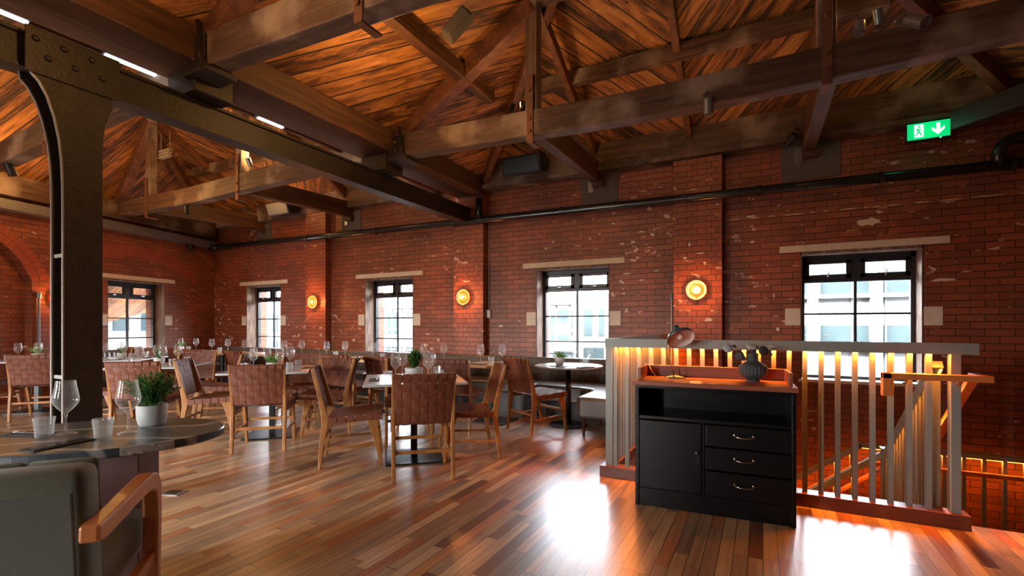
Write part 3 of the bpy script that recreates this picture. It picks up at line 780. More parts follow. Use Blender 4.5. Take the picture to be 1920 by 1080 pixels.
col = thing('steel_column', 'tall dark riveted steel column flaring under the beam, behind the marble table', 'column', (-4.215, 1.555, 0))
def colprofile(y_off=0):
    # outline in (y, z): shaft half width .105, flaring at the head
    Rt = [(.105, 0.02), (.105, 2.42), (.108, 2.55), (.12, 2.66), (.145, 2.74), (.165, 2.80), (.165, 2.92)]
    Lt = [(-.27, 2.92), (-.262, 2.86), (-.225, 2.82), (-.185, 2.74), (-.15, 2.62), (-.125, 2.48), (-.112, 2.34), (-.107, 2.2), (-.105, 2.0), (-.105, .02)]
    return Rt + Lt
for s in (-1, 1):
    bm = newbm(); pr = colprofile()
    x0, x1 = (s * .085 - .012, s * .085 + .012)
    A_ = [bm.verts.new((x0, y, z)) for y, z in pr]; B_ = [bm.verts.new((x1, y, z)) for y, z in pr]
    bm.faces.new(A_); bm.faces.new(B_[::-1])
    for i in range(len(pr)): bm.faces.new((A_[i], B_[i], B_[(i + 1) % len(pr)], A_[(i + 1) % len(pr)]))
    obj('flange_plate', bm, 'column', col, bevel=.003)
    # bright worn front edge of each plate
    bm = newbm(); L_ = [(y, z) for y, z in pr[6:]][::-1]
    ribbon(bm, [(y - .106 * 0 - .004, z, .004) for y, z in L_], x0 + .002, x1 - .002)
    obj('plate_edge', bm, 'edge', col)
bm = newbm(); bx(bm, -.07, .07, -.02, .0, .02, 2.9)
obj('web_plate', bm, 'black', col)
for z in (1.72, 0.9):
    obj('batten_plate', bx(newbm(), -.075, .075, -.10, -.085, z - .012, z + .012), 'edge', col)
obj('gusset_plate', bx(newbm(), .098, .108, -.30, .20, 2.86, 3.15), 'steel', col, bevel=.003)
for y in (-.22, -.08, .07):
    for z, dy in ((2.98, .03), (3.08, -.03)):
        bm = newbm(); lathe(bm, [(0, .016), (.014, .012), (.022, 0), (0, 0)], 10, Matrix.Translation((.108, y + dy, z)) @ Matrix.Rotation(R(90), 4, 'Y'))
        obj('rivet', bm, 'steel', col, smooth=True)
obj('base_plate', bx(newbm(), -.16, .16, -.16, .16, 0, .02), 'column', col)

# grey steel along the top of the left wall
bm = newbm(); bx(bm, -11, -.1, -.22, -.02, 3.02, 3.17)
o = obj('edge_beam', bm, 'edge', None, loc=WB0, rot=(0, 0, WBA)); o.data.materials[0] = simple('dusty_grey_steel', (.16, .15, .14), .5, .3, .3); tag(o, 'dusty grey steel beam along the top of the left wall', 'steel beam')

bm = newbm(); bx(bm, -11, -.1, -.15, -.0, 3.24, 3.58)
o = obj('wall_plate', bm, 'beam_x', None, bevel=.01, loc=WB0, rot=(0, 0, WBA)); tag(o, 'brown timber plate above the grey steel on the left wall', 'timber beam')
# tube lights in the valley
tl = None
for i, (y0, y1) in enumerate([(1.15, 1.48), (1.95, 2.33), (2.62, 2.84), (3.3, 3.6)]):
    t = thing('tube_light', ['white tube light glimpsed at the top left corner', 'long white tube light above the steel beam right of the column', 'short white tube light near the iron shoe of the top left truss', 'white tube light over the steel beam past the iron shoe'][i], 'light', (-4.8, y0, 3.47), 0, 'row of tube lights over the steel beam')
    obj('diffuser', bx(newbm(), -.02, .02, 0, y1 - y0, 0, .015), 'tube', t); obj('housing', bx(newbm(), -.035, .035, -.01, y1 - y0 + .01, .015, .04), 'greymetal', t)

# ================================================================== pipework, conduits
t = thing('drain_pipe', 'long black drain pipe falling along the brick wall', 'pipe', (0, YW - .2, 0))
obj('pipe_run', tube(newbm(), [(-11.2, 0, 3.02), (-7.5, 0, 2.975), (-4.2, 0, 2.93), (0, 0, 2.885), (3.0, 0, 2.85)], .055, 16), 'pipe', t, smooth=True)
for x in (-10.6, -8.0, -6.2, -4.5, -2.6, -.9, -.05, 1.15, 2.2):
    z = 2.885 - .0112 * x
    bm = newbm(); tube(bm, [(x - .02, 0, z), (x + .02, 0, z)], .064, 16); bx(bm, x - .012, x + .012, 0, .2, z - .012, z + .012)
    obj('pipe_clip', bm, 'blackmetal', t)
tube_el = tube(newbm(), [(3.0, 0, 3.12), (2.3, 0, 3.12), (2.2, 0, 3.11), (2.13, 0, 3.06), (2.10, 0, 2.98), (2.10, 0, 2.84)], .055, 14)
obj('elbow_branch', tube_el, 'pipe', t, smooth=True)
obj('branch_riser', tube(newbm(), [(-4.02, 0, 2.93), (-4.02, 0, 3.28)], .05, 12), 'pipe', t, smooth=True)
obj('end_socket', tube(newbm(), [(-11.22, 0, 3.02), (-10.95, 0, 3.02)], .07, 14), 'pipe', t, smooth=True)
t = thing('wall_conduit', 'thin steel conduit with switch box beside the middle brick pier', 'conduit', (-3.94, YW - .015, 0))
obj('conduit_tube', tube(newbm(), [(0, 0, 1.5), (0, 0, 2.9)], .010, 8), 'greymetal', t); obj('switch_box', bx(newbm(), -.035, .035, -.03, .015, 1.37, 1.5), 'switch', t, bevel=.004)
t = thing('wall_conduit', 'thin pale conduit rising behind the desk lamp at the pier edge', 'conduit', (-1.09, YW - .02, 0))
obj('conduit_tube', tube(newbm(), [(0, 0, .2), (0, 0, 1.62)], .010, 8), 'switch', t); obj('conduit_cap', tube(newbm(), [(0, 0, 1.6), (0, 0, 1.68)], .022, 10), 'greymetal', t)
p_ = wb(3.5, .03)
t = thing('wall_conduit', 'grey conduit on the left wall beside the blind arch', 'conduit', (p_[0], p_[1], 0))
obj('conduit_tube', tube(newbm(), [(0, 0, .3), (0, 0, 1.75)], .018, 8), 'greymetal', t); obj('conduit_cap', tube(newbm(), [(0, 0, 1.7), (0, 0, 1.78)], .03, 10), 'greymetal', t)
o = obj('duct', beam(newbm(), (0, 0, 0), (1.6, -1.9, .0), .16, .2), simple('dark_duct', (.035, .035, .036), .5, .3), None, bevel=.01, loc=(1.78, 6.6, 3.38)); tag(o, 'dark steel duct slanting away at the upper right edge', 'duct')

# ================================================================== speakers, spots, exit sign
def speaker(loc, rzz, tilt, label, face, size=(.62, .24, .26), ry=0, body='blackmetal'):
    t = thing('ceiling_speaker', label, 'speaker', loc, rzz, None)
    t.rotation_euler = (tilt, ry, rzz)
    a_, d_, h_ = size
    obj('cabinet', bx(newbm(), -a_ / 2, a_ / 2, -d_ / 2, d_ / 2, -h_ / 2, h_ / 2), body, t, bevel=.015)
    obj('grille', bx(newbm(), -a_ / 2 + .02, a_ / 2 - .02, -d_ / 2 - .012, -d_ / 2, -h_ / 2 + .02, h_ / 2 - .02), face, t, bevel=.006)
    obj('bracket', bx(newbm(), a_ / 2, a_ / 2 + .012, -.03, d_ / 2 + .06, -.04, .04), 'blackmetal', t)
speaker((-3.12, 6.36, 3.62), 0, R(15), 'black speaker fixed to the timber plate above the brick wall', 'black')
speaker((-8.5, 6.36, 3.60), 0, R(20), 'speaker with grey grille at the hipped end of the left bay', simple('grey_grille', (.16, .16, .16), .6))
SPK = simple('grey_speaker_body', (.10, .09, .075), .8)
speaker((-2.66, 3.93, zroof(-2.62, 3.95) - .26), R(27), R(0), 'grey cylinder-shaped speaker high under the boards beside the long rafter', SPK, (.32, .13, .14), R(-48), SPK)

def spot(loc, rot, label, glow=False, m_='greymetal', s=1.0):
    t = thing('spotlight', label, 'spotlight', loc, 0, 'roof spotlights'); t.rotation_euler = rot; t.scale = (s, s, s)
    obj('lamp_head', lathe(newbm(), [(0, .07), (.03, .07), (.045, .06), (.048, -.09), (.042, -.09), (.04, -.07), (0, -.07)], 20), m_, t, smooth=False)
    obj('yoke', bx(newbm(), -.052, -.046, -.012, .012, -.02, .11), m_, t); obj('mount', lathe(newbm(), [(0, .13), (.03, .13), (.03, .11), (0, .11)], 12, Matrix.Translation((-.03, 0, 0))), m_, t)
    if glow:
        obj('lens', lathe(newbm(), [(0, -.082), (.036, -.082), (.036, -.078), (0, -.078)], 16), 'bulb2', t)
    return t
spot((.98, 4.44, 3.46), (R(-35), R(-40), 0), 'grey cylindrical spotlight on the near side of the long tie, aimed down')
spot((-.42, 4.50, 3.17), (R(10), 0, 0), 'small grey spotlight hanging under the middle of the long tie', s=.85)
spot((.68, 4.62, 3.58), (R(160), 0, 0), 'bare grey spotlight standing on top of the long tie by the post', s=.75)
spot((.80, 4.66, 3.66), (R(205), R(-12), 0), 'glowing uplight on top of the long tie near the right post', True, s=.7)
spot((-2.42, 4.62, 3.60), (R(170), R(12), 0), 'dark spotlight on the long tie beside the tall post', True, 'blackmetal', .6)
spot((-2.28, 4.62, 3.60), (R(150), R(-20), 0), 'black spotlight touching the tall post on the long tie', False, 'blackmetal', .7)
spot((.30, 6.45, 3.42), (R(40), R(50), 0), 'black spotlight pointing sideways at the wall plate by the right cross beam', False, 'blackmetal', .9)
spot((-6.92, 4.62, 3.72), (R(205), R(0), 0), 'glowing uplight on the tie of the left bay beside the iron strap', True, s=.8)
spot((-8.55, 4.6, 3.2), (R(0), 0, 0), 'black spotlight hanging under the left bay tie', False, 'blackmetal')
spot((-8.3, 2.4, 3.2), (R(20), 0, 0), 'black spotlight under the tie left of the steel column', False, 'blackmetal')
# uplighting from these lamps
WARM = (1.0, 0.50, 0.15)
for loc, pw in (((-2.9, 3.4, 3.45), 26), ((-2.9, 1.3, 3.3), 22), ((-2.45, 4.75, 3.75), 7), ((.8, 4.75, 3.8), 4), ((-.8, 5.2, 3.6), 5),
                ((-6.9, 4.75, 3.85), 18), ((-8.5, 3.6, 3.6), 34), ((-9.6, 2.8, 3.5), 22), ((-6.5, 3.0, 3.55), 18), ((-8.4, 5.7, 3.6), 12), ((-7.8, 1.2, 3.6), 20), ((-2.6, .2, 3.4), 10)):
    lamp('uplight', 'POINT', loc, pw, WARM, shadow_soft_size=.05)

t = thing('hanging_tray', 'small slotted metal tray hanging beside the weathered post of the left bay', 'tray', (-8.82, 4.41, 4.04))
for k in range(3): obj('slotted_bar', bx(newbm(), -.15, .15, -.03, .03, k * .05, k * .05 + .03), 'edge', t)
for x_ in (-.13, .13): obj('rod', tube(newbm(), [(x_, 0, 0), (x_, 0, .42)], .005, 6), 'edge', t)
t = thing('security_camera', 'small black dome camera under the grey steel near the far corner', 'camera', wb(.75, .12, 2.95))
obj('dome', lathe(newbm(), [(0, -.06), (.03, -.052), (.05, -.03), (.055, 0), (0, 0)], 20), 'blackmetal', t, smooth=True); obj('mount', lathe(newbm(), [(0, 0), (.06, 0), (.06, .07), (0, .07)], 20), 'blackmetal', t)
# exit sign
ex = thing('exit_sign', 'glowing green exit sign with running figure and down arrow', 'sign', (1.55, 6.55, 3.31))
ex.scale = (.93, 1, .95)
obj('sign_case', bx(newbm(), -.20, .20, -.012, .03, -.10, .10), 'blackmetal', ex, bevel=.004)
obj('green_panel', bx(newbm(), -.19, .19, -.016, -.012, -.085, .095), 'exitgreen', ex)
bm = newbm()
def flat(bm, poly, y0=-.020, y1=-.016):
    A_ = [bm.verts.new((x, y0, z)) for x, z in poly]; B_ = [bm.verts.new((x, y1, z)) for x, z in poly]
    bm.faces.new(A_); bm.faces.new(B_[::-1])
    for i in range(len(poly)): bm.faces.new((A_[i], B_[i], B_[(i + 1) % len(poly)], A_[(i + 1) % len(poly)]))
flat(bm, [(-.125, -.06), (-.045, -.06), (-.045, .075), (-.125, .075)])
obj('door_symbol', bm, 'exitwhite', ex)
bm = newbm()
flat(bm, [(.085, -.055), (.14, 0), (.14, .03), (.10, -.01), (.10, .07), (.07, .07), (.07, -.01), (.03, .03), (.03, 0)])
obj('arrow_symbol', bm, 'exitwhite', ex)
bm = newbm()
flat(bm, [(-.085 + .012 * math.cos(a), .052 + .012 * math.sin(a)) for a in [k * PI / 5 for k in range(10)]], -.023, -.020)
flat(bm, [(-.105, .035), (-.085, .035), (-.075, -.005), (-.055, -.045), (-.065, -.05), (-.09, -.015), (-.105, -.045), (-.13, -.047), (-.13, -.037), (-.113, -.035), (-.10, 0)], -.023, -.020)
flat(bm, [(-.10, .033), (-.125, .01), (-.12, .004), (-.095, .022)], -.023, -.020)
flat(bm, [(-.088, .033), (-.068, .008), (-.058, .012), (-.078, .038)], -.023, -.020)
obj('running_figure', bm, 'exitgreen', ex)
obj('status_led', bx(newbm(), .10, .112, -.02, -.012, -.098, -.088), emit('status_green', (.1, 1, .2), 4), ex)
obj('wall_bracket', bx(newbm(), -.06, .06, .03, .2, -.03, .03), 'blackmetal', ex)
lamp('exit_glow', 'POINT', (0, -.15, 0), .5, (.1, 1, .4), parent=ex, shadow_soft_size=.08)

# ================================================================== wall sconces
def sconce_parts(t):
    rx = Matrix.Rotation(R(90), 4, 'X')
    obj('glass_dish', lathe(newbm(), [(.02, .0), (.06, .004), (.095, .018), (.118, .045), (.113, .047), (.09, .024), (.055, .010), (.02, .006)], 32, rx), 'amber', t, smooth=True)
    bm = newbm()
    ring = [(math.cos(2 * PI * k / 36) * .118, -.046, math.sin(2 * PI * k / 36) * .118) for k in range(37)]
    tube(bm, ring, .006, 8, False); obj('rim', bm, 'amberring', t, smooth=True)
    obj('bulb', lathe(newbm(), [(0, .095), (.018, .09), (.028, .075), (.028, .06), (.018, .045), (.012, .02), (0, .02)], 16, rx), 'bulb', t, smooth=True)
    bm = newbm(); ring = [(math.cos(2 * PI * k / 24) * .05, -.03, math.sin(2 * PI * k / 24) * .05) for k in range(25)]; tube(bm, ring, .004, 6, False); obj('inner_ring', bm, 'amberring', t, smooth=True)
    obj('back_plate', lathe(newbm(), [(0, .012), (.045, .012), (.05, 0), (0, 0)], 20, rx), 'brass', t)
    bm = newbm(); tube(bm, [(0, -.03, -.10), (0, -.03, -.135)], .02, 10); tube(bm, [(0, -.09, 0), (.005, -.07, -.06), (.002, -.04, -.11)], .003, 6); obj('brass_fitting', bm, 'brass', t)
def sconce(loc, rzz, label, pw=13):
    t = thing('wall_sconce', label, 'wall light', loc, rzz, 'glowing glass wall sconces'); sconce_parts(t)
    lamp('sconce_light', 'POINT', (0, -.13, 0), pw, (1, .30, .07), parent=t, shadow_soft_size=.04)
sconce((-.76, YW - .145, 1.705), 0, 'round amber glass sconce on the pier above the desk lamp', 12)
sconce((-4.33, YW - .145, 1.71), 0, 'round amber glass sconce on the middle pier left of the thin conduit')
sconce((-7.87, YW - .145, 1.71), 0, 'round amber glass sconce on the far pier near the corner')
sconce(wb(3.22, .01, 1.70), WBA, 'round amber glass sconce on the left wall half hidden by the column')

# ================================================================== banquette along the window wall
def chan_back(bm, pts, z0, z1, depth, pitch=.085):
    """fluted upholstered back following plan polyline pts (front face); depth goes to the left-normal"""
    P = [Vector(p) for p in pts]
    prev = None; plist = []
    for a_, b_ in zip(P, P[1:]):
        L = (b_ - a_).length; n_ = max(1, round(L / pitch)); d = (b_ - a_) / n_; nn = Vector((-(b_ - a_).y, (b_ - a_).x)).normalized()
        for k in range(n_):
            for j in range(4):
                f = j / 4; plist.append((a_ + d * (k + f), nn, .016 * (1 - abs(math.sin(PI * f)))))
    plist.append((P[-1], nn, .012))
    rings = []
    for q, nn, ind in plist:
        f0 = q + nn * ind
        prof = [(f0, z0), (f0 + nn * .012, (z0 + z1) / 2), (f0 + nn * .03, z1 - .05), (f0 + nn * .05, z1 - .01), (f0 + nn * .085, z1), (q + nn * depth, z1 - .012), (q + nn * depth, z0)]
        rings.append([bm.verts.new((p.x, p.y, z)) for p, z in prof])
    for A_, B_ in zip(rings, rings[1:]):
        for k in range(len(A_)): bm.faces.new((A_[k], A_[(k + 1) % len(A_)], B_[(k + 1) % len(B_)], B_[k]))
    bm.faces.new(rings[0]); bm.faces.new(rings[-1][::-1])
bq = thing('banquette', 'long grey leather banquette with fluted back along the window wall, curving at its right end', 'banquette', (0, 0, 0))
bm = newbm(); chan_back(bm, [(-10.9, 6.45), (-1.95, 6.45), (-1.7, 6.40), (-1.48, 6.25), (-1.37, 6.05), (-1.33, 5.8), (-1.33, 5.12)], .44, .78, .15)
obj('fluted_back', bm, 'banq', bq, smooth=True)
xs = [-10.7, -9.3, -7.6, -5.9, -4.3, -2.75, -1.9]
for a_, b_ in zip(xs[:-1], xs[1:-1]):
    obj('seat_cushion', bx(newbm(), a_ + .004, b_ - .004, 5.93, 6.48, .30, .45), 'banq', bq, bevel=.03)
bm = newbm()
prism(bm, [(-2.746, 5.93), (-2.1, 5.93), (-1.93, 5.86), (-1.86, 5.72), (-1.86, 5.14), (-1.80, 5.07), (-1.32, 5.07), (-1.32, 6.1), (-1.5, 6.38), (-1.75, 6.48), (-2.746, 6.48)], .22, .45)
obj('corner_seat', bm, 'banq', bq, bevel=.03)
obj('plinth', bx(newbm(), -10.7, -2.75, 6.0, 6.5, 0, .30), 'banqbase', bq)
obj('plinth', bx(newbm(), -2.75, -1.34, 6.1, 6.5, 0, .23), 'banqbase', bq)
for x, y in ((-1.78, 5.14), (-1.40, 5.14), (-1.78, 5.75), (-2.6, 6.0)):
    obj('leg', lathe(newbm(), [(0, 0), (.014, 0), (.024, .22), (0, .22)], 12, Matrix.Translation((x, y, 0))), 'plinth', bq)
bq2 = thing('banquette', 'pale grey leather banquette under the left wall window', 'banquette', WB0, WBA)
bm = newbm(); chan_back(bm, [(-3.3, -.3), (-1.3, -.3)], .44, .80, .26)
obj('fluted_back', bm, 'banq', bq2, smooth=True); obj('seat_cushion', bx(newbm(), -3.3, -1.3, -.72, -.27, .30, .45), 'banq', bq2, bevel=.03); obj('plinth', bx(newbm(), -3.25, -1.35, -.66, -.3, 0, .30), 'banqbase', bq2)

# ================================================================== dining chair
def strap(bm, f, n_, thick=.003):
    """f(i) -> (centre, half-width vector, normal) ; solid ribbon"""
    rings = []
    for i in range(n_ + 1):
        c, hw, nn = f(i / n_)
        rings.append([bm.verts.new(c - hw), bm.verts.new(c + hw), bm.verts.new(c + hw + nn * thick), bm.verts.new(c - hw + nn * thick)])
    for A_, B_ in zip(rings, rings[1:]):
        for k in range(4): bm.faces.new((A_[k], A_[(k + 1) % 4], B_[(k + 1) % 4], B_[k]))
    bm.faces.new(rings[0]); bm.faces.new(rings[-1][::-1])

def weave(bm, surf, wu, wv, nu, nv, amp=.0045):
    """surf(u,v)->point (u,v in 0..1) ; nu straps across u (running along v), nv straps across v"""
    def nrm(u, v):
        e = .01; a_ = surf(min(u + e, 1), v) - surf(max(u - e, 0), v); b_ = surf(u, min(v + e, 1)) - surf(u, max(v - e, 0))
        return a_.cross(b_).normalized()
    pu, pv = wu / nu, wv / nv
    for i in range(nu):
        u = (i + .5) / nu
        def f(t, u=u, i=i):
            nn = nrm(u, t); s = math.sin(PI * (t * nv)) * (1 if i % 2 else -1)
            s *= 1.0
            return surf(u, t) + nn * (amp * s), (surf(min(u + .01, 1), t) - surf(max(u - .01, 0), t)).normalized() * (pu * .44), nn
        strap(bm, f, nv * 4)
    for j in range(nv):
        v = (j + .5) / nv
        def g(t, v=v, j=j):
            nn = nrm(t, v); s = math.sin(PI * (t * nu)) * (-1 if j % 2 else 1)
            return surf(t, v) + nn * (amp * -s * -1), (surf(t, min(v + .01, 1)) - surf(t, max(v - .01, 0))).normalized() * (pv * .44), nn
        strap(bm, g, nu * 4)

def make_chair():
    t = thing('dining_chair', 'woven leather dining chair with teak frame', 'chair')
    for s in (-1, 1):
        x0, x1 = (s * .235 - .015, s * .235 + .015)
        obj('leg', ribbon(newbm(), [(-.255, 0, .012), (-.245, .12, .017), (-.228, .26, .022), (-.212, .36, .026), (-.208, .42, .030), (-.218, .48, .026), (-.238, .58, .021), (-.272, .72, .017), (-.31, .86, .013), (-.314, .872, .008)], x0, x1), 'teak', t, bevel=.005)
        obj('leg', ribbon(newbm(), [(.262, 0, .012), (.245, .12, .018), (.222, .26, .027), (.198, .36, .036), (.188, .405, .042), (.186, .43, .038)], x0, x1), 'teak', t, bevel=.005)
        obj('side_rail', ribbon(newbm(), [(-.215, .455, .03), (-.19, .425, .03), (-.16, .415, .022), (-.05, .413, .019), (.1, .422, .019), (.2, .434, .018), (.265, .444, .012)], x0 + .001, x1 - .001), 'teak', t, bevel=.005)
        obj('stretcher', beam(newbm(), (s * .235, -.238, .17), (s * .235, .235, .19), .016, .024), 'teak', t, bevel=.004)
    obj('stretcher', beam(newbm(), (-.225, -.233, .235), (.225, -.233, .235), .018, .028), 'teak', t, bevel=.004)
    obj('stretcher', beam(newbm(), (-.225, .225, .25), (.225, .225, .25), .018, .028), 'teak', t, bevel=.004)
    bm = newbm()
    def seat(u, v):
        x = (u - .5) * .50; y = -.185 + v * .455
        z = .432 + .022 * v - .020 * math.sin(PI * v) * math.sin(PI * u) + (.002 if 0 < u < 1 else 0)
        if v > .93: z -= (v - .93) * .25
        return Vector((x, y, z + .012))
    weave(bm, seat, .50, .455, 7, 6, .003)
    # wrap over the side rails and the front bar
    for k in range(6):
        y = -.185 + .455 * (k + .5) / 6; z = .447 + .022 * (k + .5) / 6
        for s in (-1, 1): bx(bm, min(s * .2505, s * .256), max(s * .2505, s * .256), y - .033, y + .033, z - .055, z)
    for k in range(7):
        x = -.25 + .5 * (k + .5) / 7; bx(bm, x - .031, x + .031, .268, .274, .405, .448)
    obj('seat', bm, 'leather', t, smooth=False)
    bm = newbm()
    def back(u, v):
        x = (u - .5) * .474; z = .475 + v * .385
        yy = -.218 - (.31 - .218) * ((z - .48) / .38) ** 1.05 if z > .48 else -.218
        return Vector((x, yy - .012 - .022 * math.sin(PI * u), z))
    weave(bm, back, .474, .385, 7, 6, .003)
    for k in range(7):   # roll over the top bar
        x = -.237 + .474 * (k + .5) / 7; yy = back((k + .5) / 7, 1).y
        ribbon(bm, [(yy - .010, .83, .003), (yy - .012, .858, .003), (yy - .004, .869, .003), (yy + .010, .866, .003), (yy + .014, .84, .003)], x - .031, x + .031)
    obj('backrest', bm, 'leather', t, smooth=False)
    bm = newbm(); tube(bm, [((u - .5) * .45, back(u, 1).y + .003, .853) for u in [k / 8 for k in range(9)]], .009, 8); obj('top_bar', bm, 'teak', t)
    obj('front_bar', bx(newbm(), -.225, .225, .235, .262, .41, .435), 'teak', t, bevel=.004)
    return t
chair = Proto(make_chair())
GCH = 'woven leather dining chairs'
E1 = Vector((math.cos(R(42)), math.sin(R(42)))); E2 = Vector((-math.sin(R(42)), math.cos(R(42))))
def chair_at(p, face_deg, label):
    """face_deg: direction the sitter faces, measured from +X anticlockwise"""
    return chair.place((p[0], p[1], 0), R(face_deg - 90), label, GCH)

# ================================================================== square grey tables
def make_table():
    t = thing('square_table', 'x', 'table')
    obj('tabletop', bx(newbm(), -.445, .445, -.445, .445, .728, .75), 'toplight', t, bevel=.004)
    obj('pedestal', bx(newbm(), -.03, .03, -.03, .03, .02, .71), 'blackmetal', t, bevel=.004)
    obj('base_plate', bx(newbm(), -.26, .26, -.26, .26, 0, .018), 'blackmetal', t, bevel=.004)
    bm = newbm(); beam(bm, (-.32, 0, .715), (.32, 0, .715), .05, .025); beam(bm, (0, -.32, .715), (0, .32, .715), .05, .025); obj('top_bracket', bm, 'blackmetal', t)
    return t
tab = Proto(make_table())
TABS = {'t1': ((-2.93, 3.60), 'grey square table nearest the camera on the right'),
        't2': ((-4.98, 3.60), 'grey square table second from the right'),
        't3': ((-6.78, 3.32), 'grey square table just right of the steel column'),
        't4': ((-8.60, 3.70), 'grey square table seen past the right edge of the steel column, farther off'),
        't5': ((-9.38, 3.00), 'grey square table at the far left of the picture')}
for k, (p, lab) in TABS.items(): tab.place((p[0], p[1], 0), R(42), lab, 'grey square tables')

def rel(c, a, b): return (c[0] + E1.x * a + E2.x * b, c[1] + E1.y * a + E2.y * b)
F1, F2 = 42, 132
t1, t2, t3, t4, t5 = [TABS[k][0] for k in ('t1', 't2', 't3', 't4', 't5')]
CH = [
 (rel(t1, 0.04, -.49), F2 , 'woven leather chair with its back to us at the nearest grey table'),
 (rel(t1, -.56, .05), F1 , 'woven leather chair seen side on at the left of the nearest grey table'),
 (rel(t1, .52, -.02), F1 + 180, 'woven leather chair at the right side of the nearest grey table, facing left'),
 (rel(t1, -.02, .76), F2 + 180, 'woven leather chair on the far side of the nearest grey table'),
 (rel(t2, .05, -.57), F2, 'woven leather chair with its back to us at the second grey table'),
 (rel(t2, -.62, .10), F1, 'woven leather chair with sunlit backrest left of the second grey table'),
 (rel(t2, .60, .05), F1 + 180, 'woven leather chair at the right side of the second grey table, facing left'),
 (rel(t2, .15, .72), F2 + 180, 'woven leather chair on the far side of the second grey table'),
 (rel(t3, .22, -.84), F2, 'woven leather chair behind the herb pot, its back to us, right of the column'),
 (rel(t3, -.62, .0), F1, 'woven leather chair tucked behind the column at the third grey table'),
 (rel(t3, .64, .2), F1 + 180, 'woven leather chair facing left at the third grey table'),
 (rel(t3, .1, .66), F2 + 180, 'woven leather chair on the far side of the third grey table'),
 (rel(t4, .0, .52), F2 + 180, 'woven leather chair behind the farther grey table right of the column'),
 ((-8.65, 2.82), F2 + 8, 'woven leather chair left of the column with its back to us'),
 ((-9.92, 2.62), F1 - 6, 'woven leather chair with shining backrest at the left edge of the picture'),
]
for p, f, lab in CH: chair_at(p, f, lab)
chair_at((-2.40, 5.22), 62, 'woven leather chair drawn up to the round table')

# wooden tables along the banquette
def make_btable():
    t = thing('wood_table', 'x', 'table')
    obj('tabletop', bx(newbm(), -.35, .35, -.33, .33, .715, .75), 'topwood', t, bevel=.004)
    obj('pedestal', tube(newbm(), [(0, 0, .015), (0, 0, .715)], .035, 14), 'blackmetal', t)
    obj('base_plate', bx(newbm(), -.24, .24, -.24, .24, 0, .015), 'blackmetal', t, bevel=.004)
    return t
btab = Proto(make_btable())
BX = [-3.12, -4.05, -4.98, -5.95, -6.95, -8.0, -8.98, -10.0]
ORD = ['first', 'second', 'third', 'fourth', 'fifth', 'sixth', 'seventh', 'eighth']
for i, x in enumerate(BX):
    btab.place((x, 5.46, 0), 0, '%s wooden table along the banquette, counted from the round table' % ORD[i], 'wooden tables along the banquette')
for i, (x, yy, f) in enumerate([(-3.18, 4.78, 96), (-4.12, 4.72, 90), (-4.92, 4.75, 93), (-5.98, 4.72, 84), (-6.98, 4.72, 88), (-8.02, 4.70, 94), (-9.0, 4.84, 90), (-9.86, 4.72, 92)]):
    chair_at((x, yy), f, 'woven leather chair at the %s banquette table counted from the round table' % ORD[i])

# round table
rt = thing('round_table', 'round pale table by the banquette corner on a black disc base', 'table', (-2.16, 5.66, 0))
obj('tabletop', lathe(newbm(), [(0, .75), (.42, .75), (.43, .745), (.43, .732), (.42, .728), (0, .728)], 48), 'toplight', rt)
obj('pedestal', tube(newbm(), [(0, 0, .015), (0, 0, .728)], .035, 16), 'blackmetal', rt, smooth=True)
obj('base_disc', lathe(newbm(), [(0, .018), (.235, .018), (.24, .012), (.24, 0), (0, 0)], 40), 'blackmetal', rt)

# ================================================================== marble table
mt = thing('marble_table', 'oval dark veined marble table on an oxblood slab base, bottom left', 'table', wp(-1.95, 2.21), R(42))
bm = newbm(); N = 64
top = []
for z, k in ((.712, .985), (.718, 1.0), (.744, 1.0), (.75, .992)):
    top.append([bm.verts.new((math.cos(2 * PI * i / N) * .55 * k, math.sin(2 * PI * i / N) * .38 * k, z)) for i in range(N)])
for A_, B_ in zip(top, top[1:]):
    for i in range(N): bm.faces.new((A_[i], A_[(i + 1) % N], B_[(i + 1) % N], B_[i]))
bm.faces.new(top[0][::-1]); bm.faces.new(top[-1])
obj('marble_top', bm, 'marble', mt)
obj('slab_base', bx(newbm(), -.30, .243, -.10, .10, 0, .712), 'plinth', mt, bevel=.004)
obj('cross_slab', bx(newbm(), -.12, .0, .10, .26, 0, .712), 'black', mt, bevel=.004)
bm = newbm()     # pale rough edge along the near right rim
for i in range(10):
    a0 = R(-60 + i * 2.2); a1 = R(-60 + (i + 1) * 2.2)
    q = [(math.cos(a) * .5515, math.sin(a) * .3815) for a in (a0, a1)]; q2 = [(math.cos(a) * .54, math.sin(a) * .37) for a in (a0, a1)]
    h = .714 + random.uniform(0, .006)
    vs = [bm.verts.new(v) for v in ((q[0][0], q[0][1], h), (q[1][0], q[1][1], h), (q[1][0], q[1][1], .751), (q[0][0], q[0][1], .751), (q2[0][0], q2[0][1], h), (q2[1][0], q2[1][1], h), (q2[1][0], q2[1][1], .7505), (q2[0][0], q2[0][1], .7505))]
    for f in ((0, 1, 2, 3), (7, 6, 5, 4), (0, 4, 5, 1), (2, 6, 7, 3), (1, 5, 6, 2), (0, 3, 7, 4)): bm.faces.new([vs[j] for j in f])
obj('pale_edge', bm, simple('pale_marble_edge', (.38, .36, .33), .6, 0, .5, 40, .6, 80), mt)['label'] = 'pale rough quartz edge of the marble'

